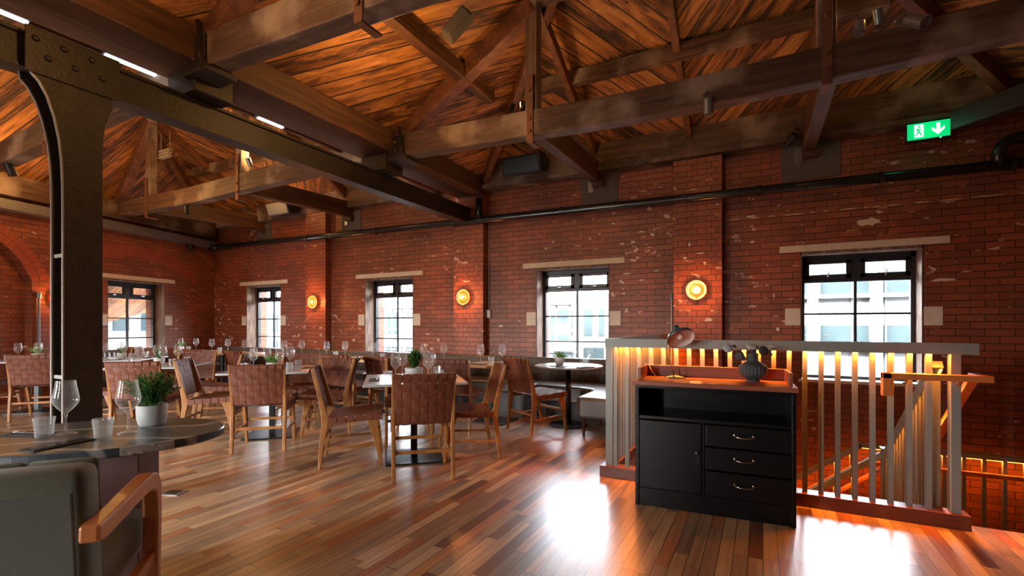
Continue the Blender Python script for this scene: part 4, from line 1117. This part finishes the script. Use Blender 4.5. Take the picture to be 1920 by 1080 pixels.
# ================================================================== armchair
ac = thing('armchair', 'olive wool armchair with curved orange wood arms, bottom left corner', 'armchair', wp(-1.765, 1.743), R(50))
def rbox(bm, x0, x1, y0, y1, z0, z1, lean=0):
    bx(bm, x0, x1, y0, y1, z0, z1)
    for v in list(bm.verts)[-8:]:
        v.co.y -= lean * (v.co.z - z0)
bm = newbm(); rbox(bm, -.30, .30, -.33, -.19, .24, .80, .10)
obj('backrest', bm, 'fabric', ac, bevel=.035, smooth=True)
bm = newbm(); rbox(bm, -.27, .27, -.335, -.32, .28, .73, .10); obj('rear_panel', bm, fabric_mat('olive_wool_rear', (.05, .054, .042), (.095, .10, .08)), ac, bevel=.006)
for i, x in enumerate((-.19, 0, .19)):
    bm = newbm(); rbox(bm, x - .094, x + .094, -.20, -.165, .47, .80, .10); obj('back_channel', bm, 'fabric', ac, bevel=.02, smooth=True)
bm = newbm(); rbox(bm, -.275, .275, -.20, .35, .25, .45); obj('seat_cushion', bm, 'fabric', ac, bevel=.05, smooth=True)
for s in (-1, 1):
    x0, x1 = (s * .325 - .028, s * .325 + .028)
    armp = [(-.42, .605, .026), (-.36, .598, .034), (-.22, .60, .032), (-.08, .605, .032), (.04, .608, .033), (.12, .605, .036), (.175, .588, .040), (.205, .555, .038), (.212, .50, .034), (.212, .42, .032), (.205, .30, .030), (.20, .15, .026), (.195, 0, .020)]
    obj('arm', ribbon(newbm(), armp, x0, x1), 'armwood', ac, bevel=.010, smooth=False)
    obj('leg', ribbon(newbm(), [(-.30, .30, .03), (-.33, .15, .024), (-.37, 0, .018)], x0 + .01, x1 - .01), 'armwood', ac, bevel=.006)
    obj('side_rail', bx(newbm(), x0 + .01, x1 - .01, -.30, .21, .24, .29), 'armwood', ac, bevel=.006)

# ================================================================== glassware, plants, cutlery
def make_wine():
    o = obj('wine_glass', lathe(newbm(), [(0, .004), (.036, .003), (.037, .001), (.036, 0), (.0375, .002), (.03, .006), (.008, .010), (.0042, .02), (.0038, .07), (.005, .088), (.012, .096), (.028, .112), (.041, .132), (.0445, .147), (.042, .168), (.036, .20), (.0325, .228)], 32), 'glass', None, smooth=True)
    tag(o, 'x', 'wine glass'); return o
def make_tumbler():
    o = obj('tumbler', lathe(newbm(), [(0, .012), (.029, .012), (.030, 0), (.0, 0), (.030, 0), (.032, .004), (.0335, .028), (.0325, .030), (.0345, .034), (.036, .056), (.035, .058), (.037, .062), (.0395, .086), (.037, .086), (.031, .014)], 14), 'cutglass', None)
    tag(o, 'x', 'tumbler'); return o
wine = Proto(make_wine()); tumb = Proto(make_tumbler())
TZ = .7505
def W(p, label, s=1.0, rzz=0): wine.place((p[0], p[1], TZ), rzz, label, 'stemmed wine glasses').scale = (s * 1.08,) * 3
def T(p, label, s=1.0): tumb.place((p[0], p[1], TZ), random.random(), label, 'cut glass tumblers').scale = (s, s, s)

def herb_mesh(n_stem, n_leaf, h, spread, leaf, seed, droop=0.0):
    rnd = random.Random(seed); bm = newbm()
    for s in range(n_stem):
        a = rnd.uniform(0, 2 * PI); r0 = rnd.uniform(0, .6) * spread * .6; tilt = rnd.uniform(.05, 1.0)
        base = Vector((r0 * math.cos(a), r0 * math.sin(a), 0)); hh = h * rnd.uniform(.55, 1.05) * (1 - .35 * tilt)
        end = base + Vector((math.cos(a) * spread * tilt, math.sin(a) * spread * tilt, hh - droop * tilt))
        for k in range(n_leaf):
            f = (k + rnd.random()) / n_leaf; f = .12 + .88 * f
            c = base.lerp(end, f) + Vector((0, 0, .08 * h * math.sin(PI * f)))
            an = rnd.uniform(0, 2 * PI); el = rnd.uniform(-.2, .9)
            d = Vector((math.cos(an) * math.cos(el), math.sin(an) * math.cos(el), math.sin(el))); sd = d.cross(Vector((0, 0, 1))).normalized(); up = sd.cross(d)
            L = leaf * rnd.uniform(.7, 1.2); wd = L * .22
            v = [bm.verts.new(c), bm.verts.new(c + d * L * .45 + sd * wd + up * wd * .4), bm.verts.new(c + d * L), bm.verts.new(c + d * L * .45 - sd * wd + up * wd * .4)]
            bm.faces.new(v)
        tube(bm, [base, base.lerp(end, .5) + Vector((0, 0, .08 * h)), end], .0012, 3, False)
    return bm
def potted(name, label, loc, pr, ph, h, spread, leaf, ns, nl, seed, lm='leaf', droop=0.0, potm='pot'):
    t = thing(name, label, 'potted plant', loc, 0, 'potted herbs on the tables')
    obj('pot', lathe(newbm(), [(0, 0), (pr * .72, 0), (pr * .86, ph * .12), (pr * .96, ph * .4), (pr, ph * .98), (pr * .97, ph), (pr * .92, ph * .98), (pr * .9, ph * .88), (0, ph * .88)], 32), potm, t, smooth=True)
    obj('soil', lathe(newbm(), [(0, ph * .9), (pr * .89, ph * .89)], 20), 'soil', t)
    o = obj('foliage', herb_mesh(ns, nl, h, spread, leaf, seed, droop), lm, t); o.location.z = ph * .86
    return t
A = potted('herb_pot', 'bushy rosemary-like herb in pale pot on the marble table', wp(-1.80, 2.40, TZ), .066, .105, .19, .115, .022, 90, 34, 1)
def near_tbl():
    W(wp(-2.045, 2.20), 'wine glass in front of the steel column on the marble table')
    W(wp(-1.775, 2.22), 'wine glass beside the herb pot on the marble table')
    T(wp(-2.10, 2.155), 'cut glass tumbler by the left wine glass on the marble table')
    T(wp(-1.815, 2.13), 'cut glass tumbler by the right wine glass on the marble table')
near_tbl()
def napkin(loc, rzz, label, cutlery=True, s=1.0):
    t = thing('folded_napkin', label, 'napkin', loc, rzz, 'folded napkins with cutlery'); t.scale = (s, s, s)
    obj('cloth', bx(newbm(), -.045, .045, -.11, .11, 0, .006), 'napkin', t, bevel=.002)
    return t
def cutlery(loc, rzz, label, s=1.0):
    f = thing('fork', 'steel fork ' + label, 'fork', loc, rzz, 'forks on the napkins')
    bm = newbm()
    bx(bm, -.004, .004, -.09, .02, 0, .0025); prism(bm, [(-.004, .02), (.004, .02), (.011, .045), (.011, .055), (-.011, .055), (-.011, .045)], .001, .0035)
    for k in range(4): bx(bm, -.011 + k * .0063, -.0085 + k * .0063, .055, .095, .002, .0042)
    obj('fork_body', bm, 'chrome', f)
    k_ = obj('knife', prism(newbm(), [(-.004, -.10), (.004, -.10), (.005, 0), (.008, .03), (.006, .10), (-.004, .11), (-.004, 0)], 0, .0025), 'chrome', None, loc=(loc[0] + math.cos(rzz) * .024, loc[1] + math.sin(rzz) * .024, loc[2]), rot=(0, 0, rzz + .05))
    tag(k_, 'steel knife ' + label, 'knife', 'knives on the napkins')
p_ = wp(-1.89, 2.00, TZ); napkin(p_, R(42 - 30), 'charcoal napkin with fork and knife at the near edge of the marble table'); cutlery((p_[0], p_[1], TZ + .0065), R(42 - 34), 'on the near napkin of the marble table')
p_ = wp(-2.19, 2.20, TZ); napkin(p_, R(42 + 72), 'charcoal napkin at the left edge of the marble table'); cutlery((p_[0], p_[1], TZ + .0065), R(42 + 70), 'on the left napkin of the marble table')

tn = {'t1': 'nearest grey table', 't2': 'second grey table', 't3': 'third grey table', 't4': 'farther grey table by the column', 't5': 'far left grey table'}
for k in ('t1', 't2', 't3', 't4', 't5'):
    c = TABS[k][0]
    for a, b, lab in ((-.17, -.10, 'left'), (.12, -.20, 'front'), (.17, .10, 'right'), (-.10, .20, 'rear')):
        W(rel(c, a, b), '%s of the wine glasses clustered on the %s' % (lab, tn[k]))
    for a, b, lab in ((-.24, -.19, 'left'), (.22, -.20, 'front'), (.24, .20, 'right')):
        T(rel(c, a, b), '%s cut glass tumbler on the %s' % (lab, tn[k]))
    for a, b, rr, lab in ((-.36, -.08, 0, 'left'), (.04, -.36, 90, 'near'), (.36, .05, 0, 'right')):
        p_ = rel(c, a, b); napkin((p_[0], p_[1], TZ), R(42 + rr), 'charcoal napkin at the %s place of the %s' % (lab, tn[k]))
        cutlery((p_[0], p_[1], TZ + .0065), R(42 + rr), 'at the %s place of the %s' % (lab, tn[k]))
def PT(k, *a, **kw): c = TABS[k][0]; return (c[0], c[1], TZ)
potted('herb_pot', 'tall upright rosemary in a pale round pot on the nearest grey table', PT('t1'), .085, .10, .20, .06, .035, 60, 22, 2)
potted('herb_pot', 'low bright green herb in small pot on the second grey table', PT('t2'), .065, .075, .10, .09, .022, 46, 18, 3, 'leafp')
potted('herb_pot', 'feathery herb in pale pot on the third grey table', PT('t3'), .06, .08, .17, .05, .025, 34, 16, 4)
potted('herb_pot', 'small herb pot on the farther grey table by the column', PT('t4'), .06, .08, .12, .06, .022, 30, 12, 5)
potted('herb_pot', 'light green herb in grey pot on the far left grey table', PT('t5'), .07, .09, .12, .08, .025, 34, 14, 6, 'leafp')
potted('herb_pot', 'trailing light green herb in a grey pot on the round table', (-2.28, 5.66, TZ), .06, .10, .09, .085, .032, 34, 12, 7, 'leafp', .05)
potted('herb_pot', 'bright green herb on the wooden table in the far corner', (-10.25, 5.40, TZ), .06, .08, .12, .08, .03, 34, 12, 8, 'leafp')
for i, x in enumerate(BX):
    d = 'on the %s banquette table from the round table' % ORD[i]
    W((x - .13, 5.34), 'left wine glass ' + d); W((x + .10, 5.50), 'right wine glass ' + d)
    T((x - .02, 5.42), 'cut glass tumbler ' + d)
    for s, lab in ((-1, 'room side'), (1, 'seat side')):
        napkin((x + .12 * s, 5.46 + s * .21, TZ), R(90), 'charcoal napkin at the %s %s' % (lab, d))
W((-2.0, 5.66), 'left wine glass on the round table'); W((-1.93, 5.80), 'right wine glass on the round table'); T((-1.92, 5.60), 'cut glass tumbler on the round table')
napkin((-2.2, 5.40, TZ), R(80), 'charcoal napkin on the round table near the chair'); napkin((-1.86, 5.44, TZ), R(-30), 'charcoal napkin on the right of the round table')

# floor socket
o = thing('floor_socket', 'square steel floor socket set in the boards by the marble table', 'floor socket', wp(-2.52, 3.58, 0), R(20))
obj('frame', bx(newbm(), -.075, .075, -.055, .055, 0, .004), 'greymetal', o); obj('lid', bx(newbm(), -.055, .03, -.04, .04, .004, .006), 'blackmetal', o)

# ================================================================== black cabinet
CA = math.atan2(3.426 - 3.374, .182 + .791)
cb = thing('cabinet', 'black sideboard with red wood top, one door and three drawers', 'cabinet', (-.791, 3.374, 0), CA)
CW, CD = .975, .42
bm = newbm()
bx(bm, 0, .025, 0, CD, 0, .835); bx(bm, CW - .025, CW, 0, CD, 0, .835); bx(bm, 0, CW, CD - .02, CD, 0, .835); bx(bm, .02, CW - .02, .012, CD, .0, .12)
bx(bm, .02, CW - .02, .012, CD, .60, .625); bx(bm, .02, CW - .02, .03, CD, .815, .835); bx(bm, .43, .45, .012, CD, .12, .60); bx(bm, 0.02, CW - .02, .0, .02, .815, .835)
bx(bm, .02, CW - .02, .05, CD, .12, .14)
obj('carcass', bm, 'black', cb, bevel=.003)
d_ = obj('door', bx(newbm(), .028, .430, .0, .018, .125, .595), 'black', cb, bevel=.004)
bm = newbm(); lathe(bm, [(0, 0), (.016, 0), (.014, .006), (.006, .01), (.01, .02), (0, .024)], 12, Matrix.Translation((.405, 0, .40)) @ Matrix.Rotation(R(90), 4, 'X')); bx(bm, .398, .412, -.003, 0, .33, .40)
obj('knob', bm, 'blackmetal', d_)
for k, (z0, z1) in enumerate(((.455, .595), (.30, .445), (.125, .290))):
    d_ = obj('drawer', bx(newbm(), .455, CW - .028, .0, .018, z0, z1), 'black', cb, bevel=.004)
    zc = (z0 + z1) / 2 + .01; xc = .685
    bm = newbm(); tube(bm, [(xc - .055, 0, zc + .006), (xc - .05, -.018, zc), (xc - .02, -.026, zc - .006), (xc + .02, -.026, zc - .006), (xc + .05, -.018, zc), (xc + .055, 0, zc + .006)], .0045, 8)
    for s in (-1, 1): lathe(bm, [(0, 0), (.010, 0), (.008, .005), (0, .006)], 10, Matrix.Translation((xc + s * .055, 0, zc + .006)) @ Matrix.Rotation(R(90), 4, 'X'))
    obj('handle', bm, 'chrome', d_, smooth=True)
obj('top_board', bx(newbm(), -.02, CW + .01, -.02, CD + .01, .835, .865), 'redwood', cb, bevel=.003)
bm = newbm(); bx(bm, .0, .022, .10, CD, .865, .945); bx(bm, CW - .03, CW - .008, .10, CD, .865, .945); bx(bm, .0, CW - .008, CD - .015, CD + .007, .865, .945)
obj('gallery', bm, 'redwood', cb, bevel=.002)
def cabp(x, y, z=.8655):
    return (-.791 + math.cos(CA) * x - math.sin(CA) * y, 3.374 + math.sin(CA) * x + math.cos(CA) * y, z)
# desk lamp
p_ = cabp(.235, .30); dl = thing('desk_lamp', 'small desk lamp with slate enamel shade tipped to one side on the cabinet', 'lamp', p_, R(10))
obj('lamp_base', lathe(newbm(), [(0, .022), (.012, .022), (.05, .012), (.072, .004), (.074, 0), (0, 0)], 32), 'lampshade', dl, smooth=True)
obj('stem', tube(newbm(), [(-.01, 0, .02), (-.025, 0, .09), (-.04, 0, .17), (-.048, 0, .25), (-.03, 0, .30)], .005, 8), 'brass', dl, smooth=True)
mx_ = Matrix.Translation((.035, 0, .30)) @ Matrix.Rotation(R(-22), 4, 'Y') @ Matrix.Rotation(R(-38), 4, 'X')
obj('lamp_shade', lathe(newbm(), [(0, .105), (.018, .104), (.020, .098), (.020, .055), (.028, .045), (.06, .035), (.09, .012), (.103, -.022), (.1, -.022)], 40, mx_), 'lampshade', dl, smooth=True)
obj('shade_lining', lathe(newbm(), [(0, .03), (.055, .024), (.085, .005), (.099, -.021)], 40, mx_), 'lampin', dl, smooth=True)
obj('bulb', lathe(newbm(), [(0, .03), (.012, .025), (.022, .005), (.02, -.01), (0, -.02)], 16, mx_), simple('frosted_bulb', (.8, .78, .74), .3), dl, smooth=True)
o = obj('power_cable', tube(newbm(), [cabp(.10, .30, .868), cabp(.06, .36, .90), cabp(.03, .40, .95), cabp(0.0, .41, .952)], .003, 6), 'lampin', None, smooth=True); tag(o, 'pale cable lying behind the desk lamp over the cabinet gallery', 'cable')
# vase
p_ = cabp(.745, .27); vs_ = thing('vase', 'slate ribbed ceramic vase with short neck on the cabinet', 'vase', p_)
bm = newbm(); N = 48
prof = [(0, 0), (.042, 0), (.044, .012), (.055, .022), (.082, .045), (.088, .06), (.088, .10), (.082, .112), (.045, .135), (.034, .142), (.033, .165), (.035, .192), (.030, .192), (.029, .15), (0, .15)]
lathe(bm, prof, N)
for v in bm.verts:
    if .03 < v.co.z < .11 and v.co.xy.length > .05:
        a = math.atan2(v.co.y, v.co.x); k = 1 + .018 * math.cos(24 * a); v.co.x *= k; v.co.y *= k
obj('vase_body', bm, 'vase', vs_)
def sprig(dx, dy, h, dz, label, leaves):
    t = thing('dried_sprig', label, 'dried stem', (p_[0], p_[1], p_[2]), 0, 'dried stems in the vase')
    obj('stem', tube(newbm(), [(0.006 * (1 if dx > 0 else -1), 0, .16), (dx * .4, dy * .4, .16 + h * .6), (dx, dy, .16 + h)], .0018, 6), 'driedleaf', t)
    for (lx, ly, lz, r_, rx_, ry_, mm) in leaves:
        mtx = Matrix.Translation((lx, ly, lz)) @ Matrix.Rotation(rx_, 4, 'X') @ Matrix.Rotation(ry_, 4, 'Y')
        bm = newbm(); lathe(bm, [(0, .003), (r_ * .6, .004), (r_, .0), (r_ * .98, -.001), (r_ * .6, .002), (0, .001)], 20, mtx)
        for v in bm.verts: v.co.x += 0
        obj('leaf', bm, mm, t, smooth=True)
sprig(-.15, -.02, .08, 0, 'dried stem leaning left out of the vase with one pale and one dark round leaf', [(-.155, -.02, .225, .032, 1.2, .3, 'paleleaf'), (-.085, -.02, .175, .034, 1.3, -.3, 'driedleaf'), (-.06, .02, .155, .022, 1.0, .5, 'paleleaf'), (-.115, 0, .24, .015, .6, .3, 'driedleaf')])
sprig(-.0, .0, .09, 0, 'short dried stem standing upright in the vase with a pale leaf', [(-.005, 0, .24, .038, .5, .15, 'paleleaf'), (.0, .02, .215, .02, 1.1, 0, 'driedleaf')])
sprig(.14, .01, .07, 0, 'dried stem leaning right out of the vase with a grey round leaf', [(.065, 0, .21, .034, 1.3, .4, 'driedleaf'), (.13, .0, .245, .034, .12, .05, 'paleleaf'), (.11, .0, .19, .012, .6, .5, 'driedleaf')])

# ================================================================== stair balustrade
RY = 3.92; RXL = -1.13; RXR = 1.10
bal = thing('balustrade', 'sage grey balustrade round the stairwell with lit top rail', 'railing', (0, 0, 0))
obj('top_rail', bx(newbm(), RXL - .03, RXR + .06, RY - .035, RY + .035, 1.085, 1.14), 'railmetal', bal, bevel=.004)
obj('top_rail', bx(newbm(), RXL - .03, RXL + .055, RY + .035, 6.72, 1.085, 1.14), 'railmetal', bal, bevel=.004)
obj('light_strip', bx(newbm(), RXL + .03, RXR, RY - .032, RY - .020, 1.079, 1.0855), 'led', bal)['label'] = 'amber light strip under the rail'
obj('light_strip', bx(newbm(), RXL + .02, RXL + .034, RY + .05, 6.7, 1.079, 1.0855), 'led', bal)
obj('rail_lip', bx(newbm(), RXL - .03, RXR + .06, RY - .038, RY - .0345, 1.070, 1.14), 'railmetal', bal)
obj('rail_lip', bx(newbm(), RXL + .0545, RXL + .058, RY + .035, 6.72, 1.070, 1.14), 'railmetal', bal)
k = 0; x = RXL + .05
BP = .0957
b0 = None
def baluster(x, y, z0, z1, sx, sy, parent, proto=[None]):
    return obj('baluster', bx(newbm(), x - sx / 2, x + sx / 2, y - sy / 2, y + sy / 2, z0, z1), 'railmetal', parent)
while x < .96:
    baluster(x, RY + .008, .09, 1.085, .028, .05, bal); x += BP
y = RY + .10
while y < 6.65:
    baluster(RXL + .005, y, .09, 1.085, .05, .028, bal); y += BP
obj('newel_post', bx(newbm(), RXL - .03, RXL + .03, RY - .02, RY + .03, .09, 1.085), 'railmetal', bal, bevel=.002)
obj('newel_post', bx(newbm(), 1.03, 1.08, RY - .03, RY + .035, .09, 1.085), 'railmetal', bal, bevel=.002)
o = obj('kick_board', bx(newbm(), RXL - .07, 1.12, RY - .06, RY + .06, 0, .09), 'kick', bal, bevel=.003)
obj('kick_board', bx(newbm(), RXL - .07, RXL + .05, RY + .06, 6.7, 0, .09), 'kick', bal, bevel=.003)
LC = (1.0, .23, .02)
def striplight(p, length, rot, pw, sp=180):
    return lamp('rail_light', 'AREA', p, pw, LC, rot, shape='RECTANGLE', size=length, size_y=.012, spread=R(sp))
striplight((-.02, RY - .026, 1.076), 2.1, (0, 0, 0), 40, 150)
striplight((RXL + .042, 5.3, 1.076), 2.7, (0, 0, R(90)), 36, 150)

# stairwell walls, steps
bm = newbm(); bx(bm, SX0 - .12, SX0, SY0 - .05, YW, -3, -.12); bx(bm, SX0 - .1, 5.2, SY0 - .25, SY0, -3, -.12)
struct('wall_stairwell', bm, 'brick')
struct('floor_lower', bx(newbm(), SX0 - .2, 5.2, SY0 - .2, YW, -3.05, -2.95), 'floor')
st = thing('staircase', 'staircase dropping from the floor edge to a landing by the wall, then turning left', 'stairs', (0, 0, 0))
LZ = -1.02
for k in range(6):
    obj('step', bx(newbm(), 1.06, 2.6, SY0 + .24 * k, SY0 + .24 * (k + 1) + .02, -.17 * (k + 1) - .04, -.17 * (k + 1)), 'riser', st)
    obj('riser', bx(newbm(), 1.06, 2.6, SY0 + .24 * k - .0, SY0 + .24 * k + .02, -.17 * (k + 1), -.17 * k - .04), 'riser', st)
obj('landing', bx(newbm(), 1.0, 3.6, 5.40, YW - .02, LZ - .08, LZ), 'riser', st)
for k in range(8):
    obj('step', bx(newbm(), 1.0 - .26 * (k + 1) - .02, 1.0 - .26 * k, 5.45, YW - .02, LZ - .19 * (k + 1) - .04, LZ - .19 * (k + 1)), 'riser', st)
# diagonal balustrade of the first flight
b2 = thing('balustrade', 'steep diagonal balustrade beside the first stair flight, lit from inside', 'railing', (0, 0, 0))
DX = .99
P0, P1 = (DX, 3.99, 1.0), (DX, 5.36, .09)
obj('sloping_rail', beam(newbm(), P0, P1, .06, .05), 'railmetal', b2, bevel=.003)
obj('light_strip', beam(newbm(), (DX + .02, 3.99, .968), (DX + .02, 5.36, .058), .012, .006), 'led', b2)
obj('rail_lip', beam(newbm(), (DX - .03, 3.99, .985), (DX - .03, 5.36, .075), .004, .09), 'railmetal', b2)
n_ = 15
for k in range(n_):
    f = (k + .5) / n_; y = P0[1] + (P1[1] - P0[1]) * f; zt = P0[2] + (P1[2] - P0[2]) * f - .03
    baluster(DX, y, zt - 1.02, zt, .05, .028, b2)
obj('stringer', beam(newbm(), (DX, 3.99, -.08), (DX, 5.36, -.99), .05, .25), 'railmetal', b2, bevel=.003)
obj('newel_post', bx(newbm(), DX - .04, DX + .04, 5.36, 5.44, LZ, .13), 'railmetal', b2, bevel=.003)
obj('newel_cap', bx(newbm(), DX - .05, DX + .05, 5.35, 5.45, .13, .145), 'railmetal', b2)
striplight((DX + .05, 4.675, .50), 1.5, (0, R(33.6), R(90)), 26)
# second flight, room side
b3 = thing('balustrade', 'inner sloping balustrade of the lower stair flight', 'railing', (0, 0, 0))
Q0, Q1 = (.95, 5.40, .08), (-1.0, 5.40, -1.45)
obj('sloping_rail', beam(newbm(), Q0, Q1, .05, .05), 'railmetal', b3, bevel=.003)
obj('handrail', beam(newbm(), (.95, 5.47, -.08), (-1.0, 5.47, -1.61), .04, .04), 'handrail', b3, bevel=.01)['label'] = 'orange wooden handrail'
for k in range(14):
    f = (k + .5) / 14; x = Q0[0] + (Q1[0] - Q0[0]) * f; zt = Q0[2] + (Q1[2] - Q0[2]) * f - .03
    baluster(x, 5.40, zt - 1.0, zt, .028, .05, b3)
obj('light_strip', beam(newbm(), (.93, 5.40, .038), (-1.0, 5.40, -1.475), .025, .008), 'led', b3)
# wall side
b4 = thing('balustrade', 'lower balustrade along the brick wall of the stair landing, glowing amber under its rail', 'railing', (0, 0, 0))
WY = 6.55
obj('top_rail', bx(newbm(), .95, 3.6, WY - .03, WY + .03, -.11, -.06), 'railmetal', b4, bevel=.003)
obj('sloping_rail', beam(newbm(), (.97, WY, -.085), (-1.0, WY, -1.53), .06, .05), 'railmetal', b4, bevel=.003)
obj('light_strip', bx(newbm(), .97, 3.6, WY - .012, WY + .012, -.117, -.1095), 'led', b4)
obj('light_strip', beam(newbm(), (.95, WY, -.127), (-1.0, WY, -1.562), .025, .008), 'led', b4)
x = 1.06
while x < 3.5:
    baluster(x, WY, LZ, -.11, .03, .04, b4); x += .155
for k in range(13):
    x = .88 - k * .145; zt = -.085 - (.97 - x) * .7335 - .03
    baluster(x, WY, zt - .95, zt, .03, .04, b4)
hr = obj('handrail', tube(newbm(), [(3.3, WY - .1, -.42), (2.6, WY - .1, -.32), (2.42, WY - .1, -.25), (1.1, WY - .1, -.25), (.95, WY - .1, -.27), (-1.0, WY - .1, -1.72)], .024, 10), 'handrail', b4, smooth=True)
striplight((2.1, WY, -.122), 2.4, (0, 0, 0), 16)
o = striplight((0, WY, -.84), 2.3, (0, 0, 0), 12); o.rotation_euler = (0, R(-36.3), 0)
striplight((-.02, 5.40, -.74), 2.2, (0, 0, 0), 5).rotation_euler = (0, R(-38), 0)
# wooden handrail at the stair head
HY = RY - .10
hr = thing('stair_handrail', 'orange wooden handrail turning at the stair head and running down the first flight', 'handrail', (0, 0, 0))
obj('rail', beam(newbm(), (.672, HY, .93), (1.20, HY, .93), .055, .04), 'handrail', hr, bevel=.006)
obj('rail_end', bx(newbm(), .672, .725, HY - .0275, HY + .0275, .80, .95), 'handrail', hr, bevel=.006)
obj('rail_return', bx(newbm(), 1.15, 1.205, HY - .02, RY + .12, .91, .95), 'handrail', hr, bevel=.006)
obj('rail_slope', beam(newbm(), (1.177, RY + .10, .93), (1.177, 5.35, -.04), .055, .04), 'handrail', hr, bevel=.006)
bm = newbm()
for x in (.80, 1.06): tube(bm, [(x, HY, .91), (x, HY + .03, .885), (x, RY - .02, .88)], .007, 8)
obj('rail_bracket', bm, 'brass', hr)

# ================================================================== outside
struct('ground', bx(newbm(), -60, 40, -30, 60, -6.2, -6), 'ground')
ob = thing('office_building', 'pale concrete office block with ribbon windows, seen through the right-hand window', 'building', (3.5, 15, -6))
obj('wall', bx(newbm(), -6.0, 8, 0, 8, 0, 9.5), 'facade', ob)
for k, z in enumerate((4.0, 5.35, 6.7, 8.05)):
    obj('ribbon_window', bx(newbm(), -3.9, 7.6, -.02, .02, z, z + .55), 'facadeglass', ob)
    obj('sill_band', bx(newbm(), -4.0, 7.8, -.25, 0, z - .1, z), 'facade', ob)
for x in (-3.9, -2.35, -1.0, 1.2, 3.4): obj('pier', bx(newbm(), x - .12, x + .12, -.3, 0, 0, 9.4), 'facade', ob)
obj('brace', beam(newbm(), (-3.9, -.35, 8.3), (-2.3, -.35, 5.4), .18, .2), 'facade', ob)
for k in range(8):
    obj('mullion', bx(newbm(), -3.6 + k * .7, -3.56 + k * .7, -.05, .0, 4, 9.3), 'facade', ob)
sf = thing('scaffold', 'white tube scaffold with blue sheeting outside the middle windows', 'scaffold', (0, 13.2, -6))
bm = newbm()
for k in range(26):
    x = -15.5 + k * .42; tube(bm, [(x, 0, 0), (x, 0, 7.85)], .03, 5, False)
for z in (4.3, 5.0, 5.7, 6.4, 7.1, 7.85): tube(bm, [(-15.6, 0, z), (-4.6, 0, z)], .03, 5, False)
for k in range(10): tube(bm, [(-15.3 + k * 1.1, .05, 5.0), (-14.3 + k * 1.1, .05, 6.4)], .02, 5, False)
obj('tubes', bm, 'scaff', sf)
bm = newbm(); bx(bm, -15.6, -4.8, -.2, .5, 6.5, 6.62); bx(bm, -15.6, -4.8, -.2, .5, 7.85, 8.0); obj('deck', bm, 'facade', sf)
for k in range(9):
    x = -15.2 + k * 1.18; obj('sheet', bx(newbm(), x, x + .62, .35, .37, 6.75, 7.55), 'bluesheet', sf)
bb = thing('far_building', 'grey building under construction behind the scaffold', 'building', (0, 15.6, -6))
obj('wall', bx(newbm(), -30, -2.7, 0, 6, 0, 8.3), 'facade', bb)
for z in (4.2, 5.6, 6.9):
    for k in range(17): obj('window', bx(newbm(), -23 + k * 1.1, -22.3 + k * 1.1, -.03, .02, z, z + .9), 'facadeglass', bb)
yb = thing('brick_building', 'pale stock brick building outside the left wall window', 'building', (-21, 5, -6), R(0))
obj('wall', bx(newbm(), -3, 0, -4, 5.6, 0, 9.0), 'yellowbrick', yb)
obj('stone_pier', bx(newbm(), 0, .3, 1.2, 3.0, 0, 14), 'facade', yb)
for (y, z) in ((4.0, 7.0), (4.0, 5.0), (0, 7.0), (0, 5.0), (-2, 7.0), (-2, 5.0), (4.9, 7.0)):
    f_ = obj('window', bx(newbm(), -.02, .03, y - .32, y + .32, z, z + 1.2), 'facade', yb); obj('pane', bx(newbm(), .03, .05, y - .26, y + .26, z + .05, z + 1.15), 'facadeglass', f_)
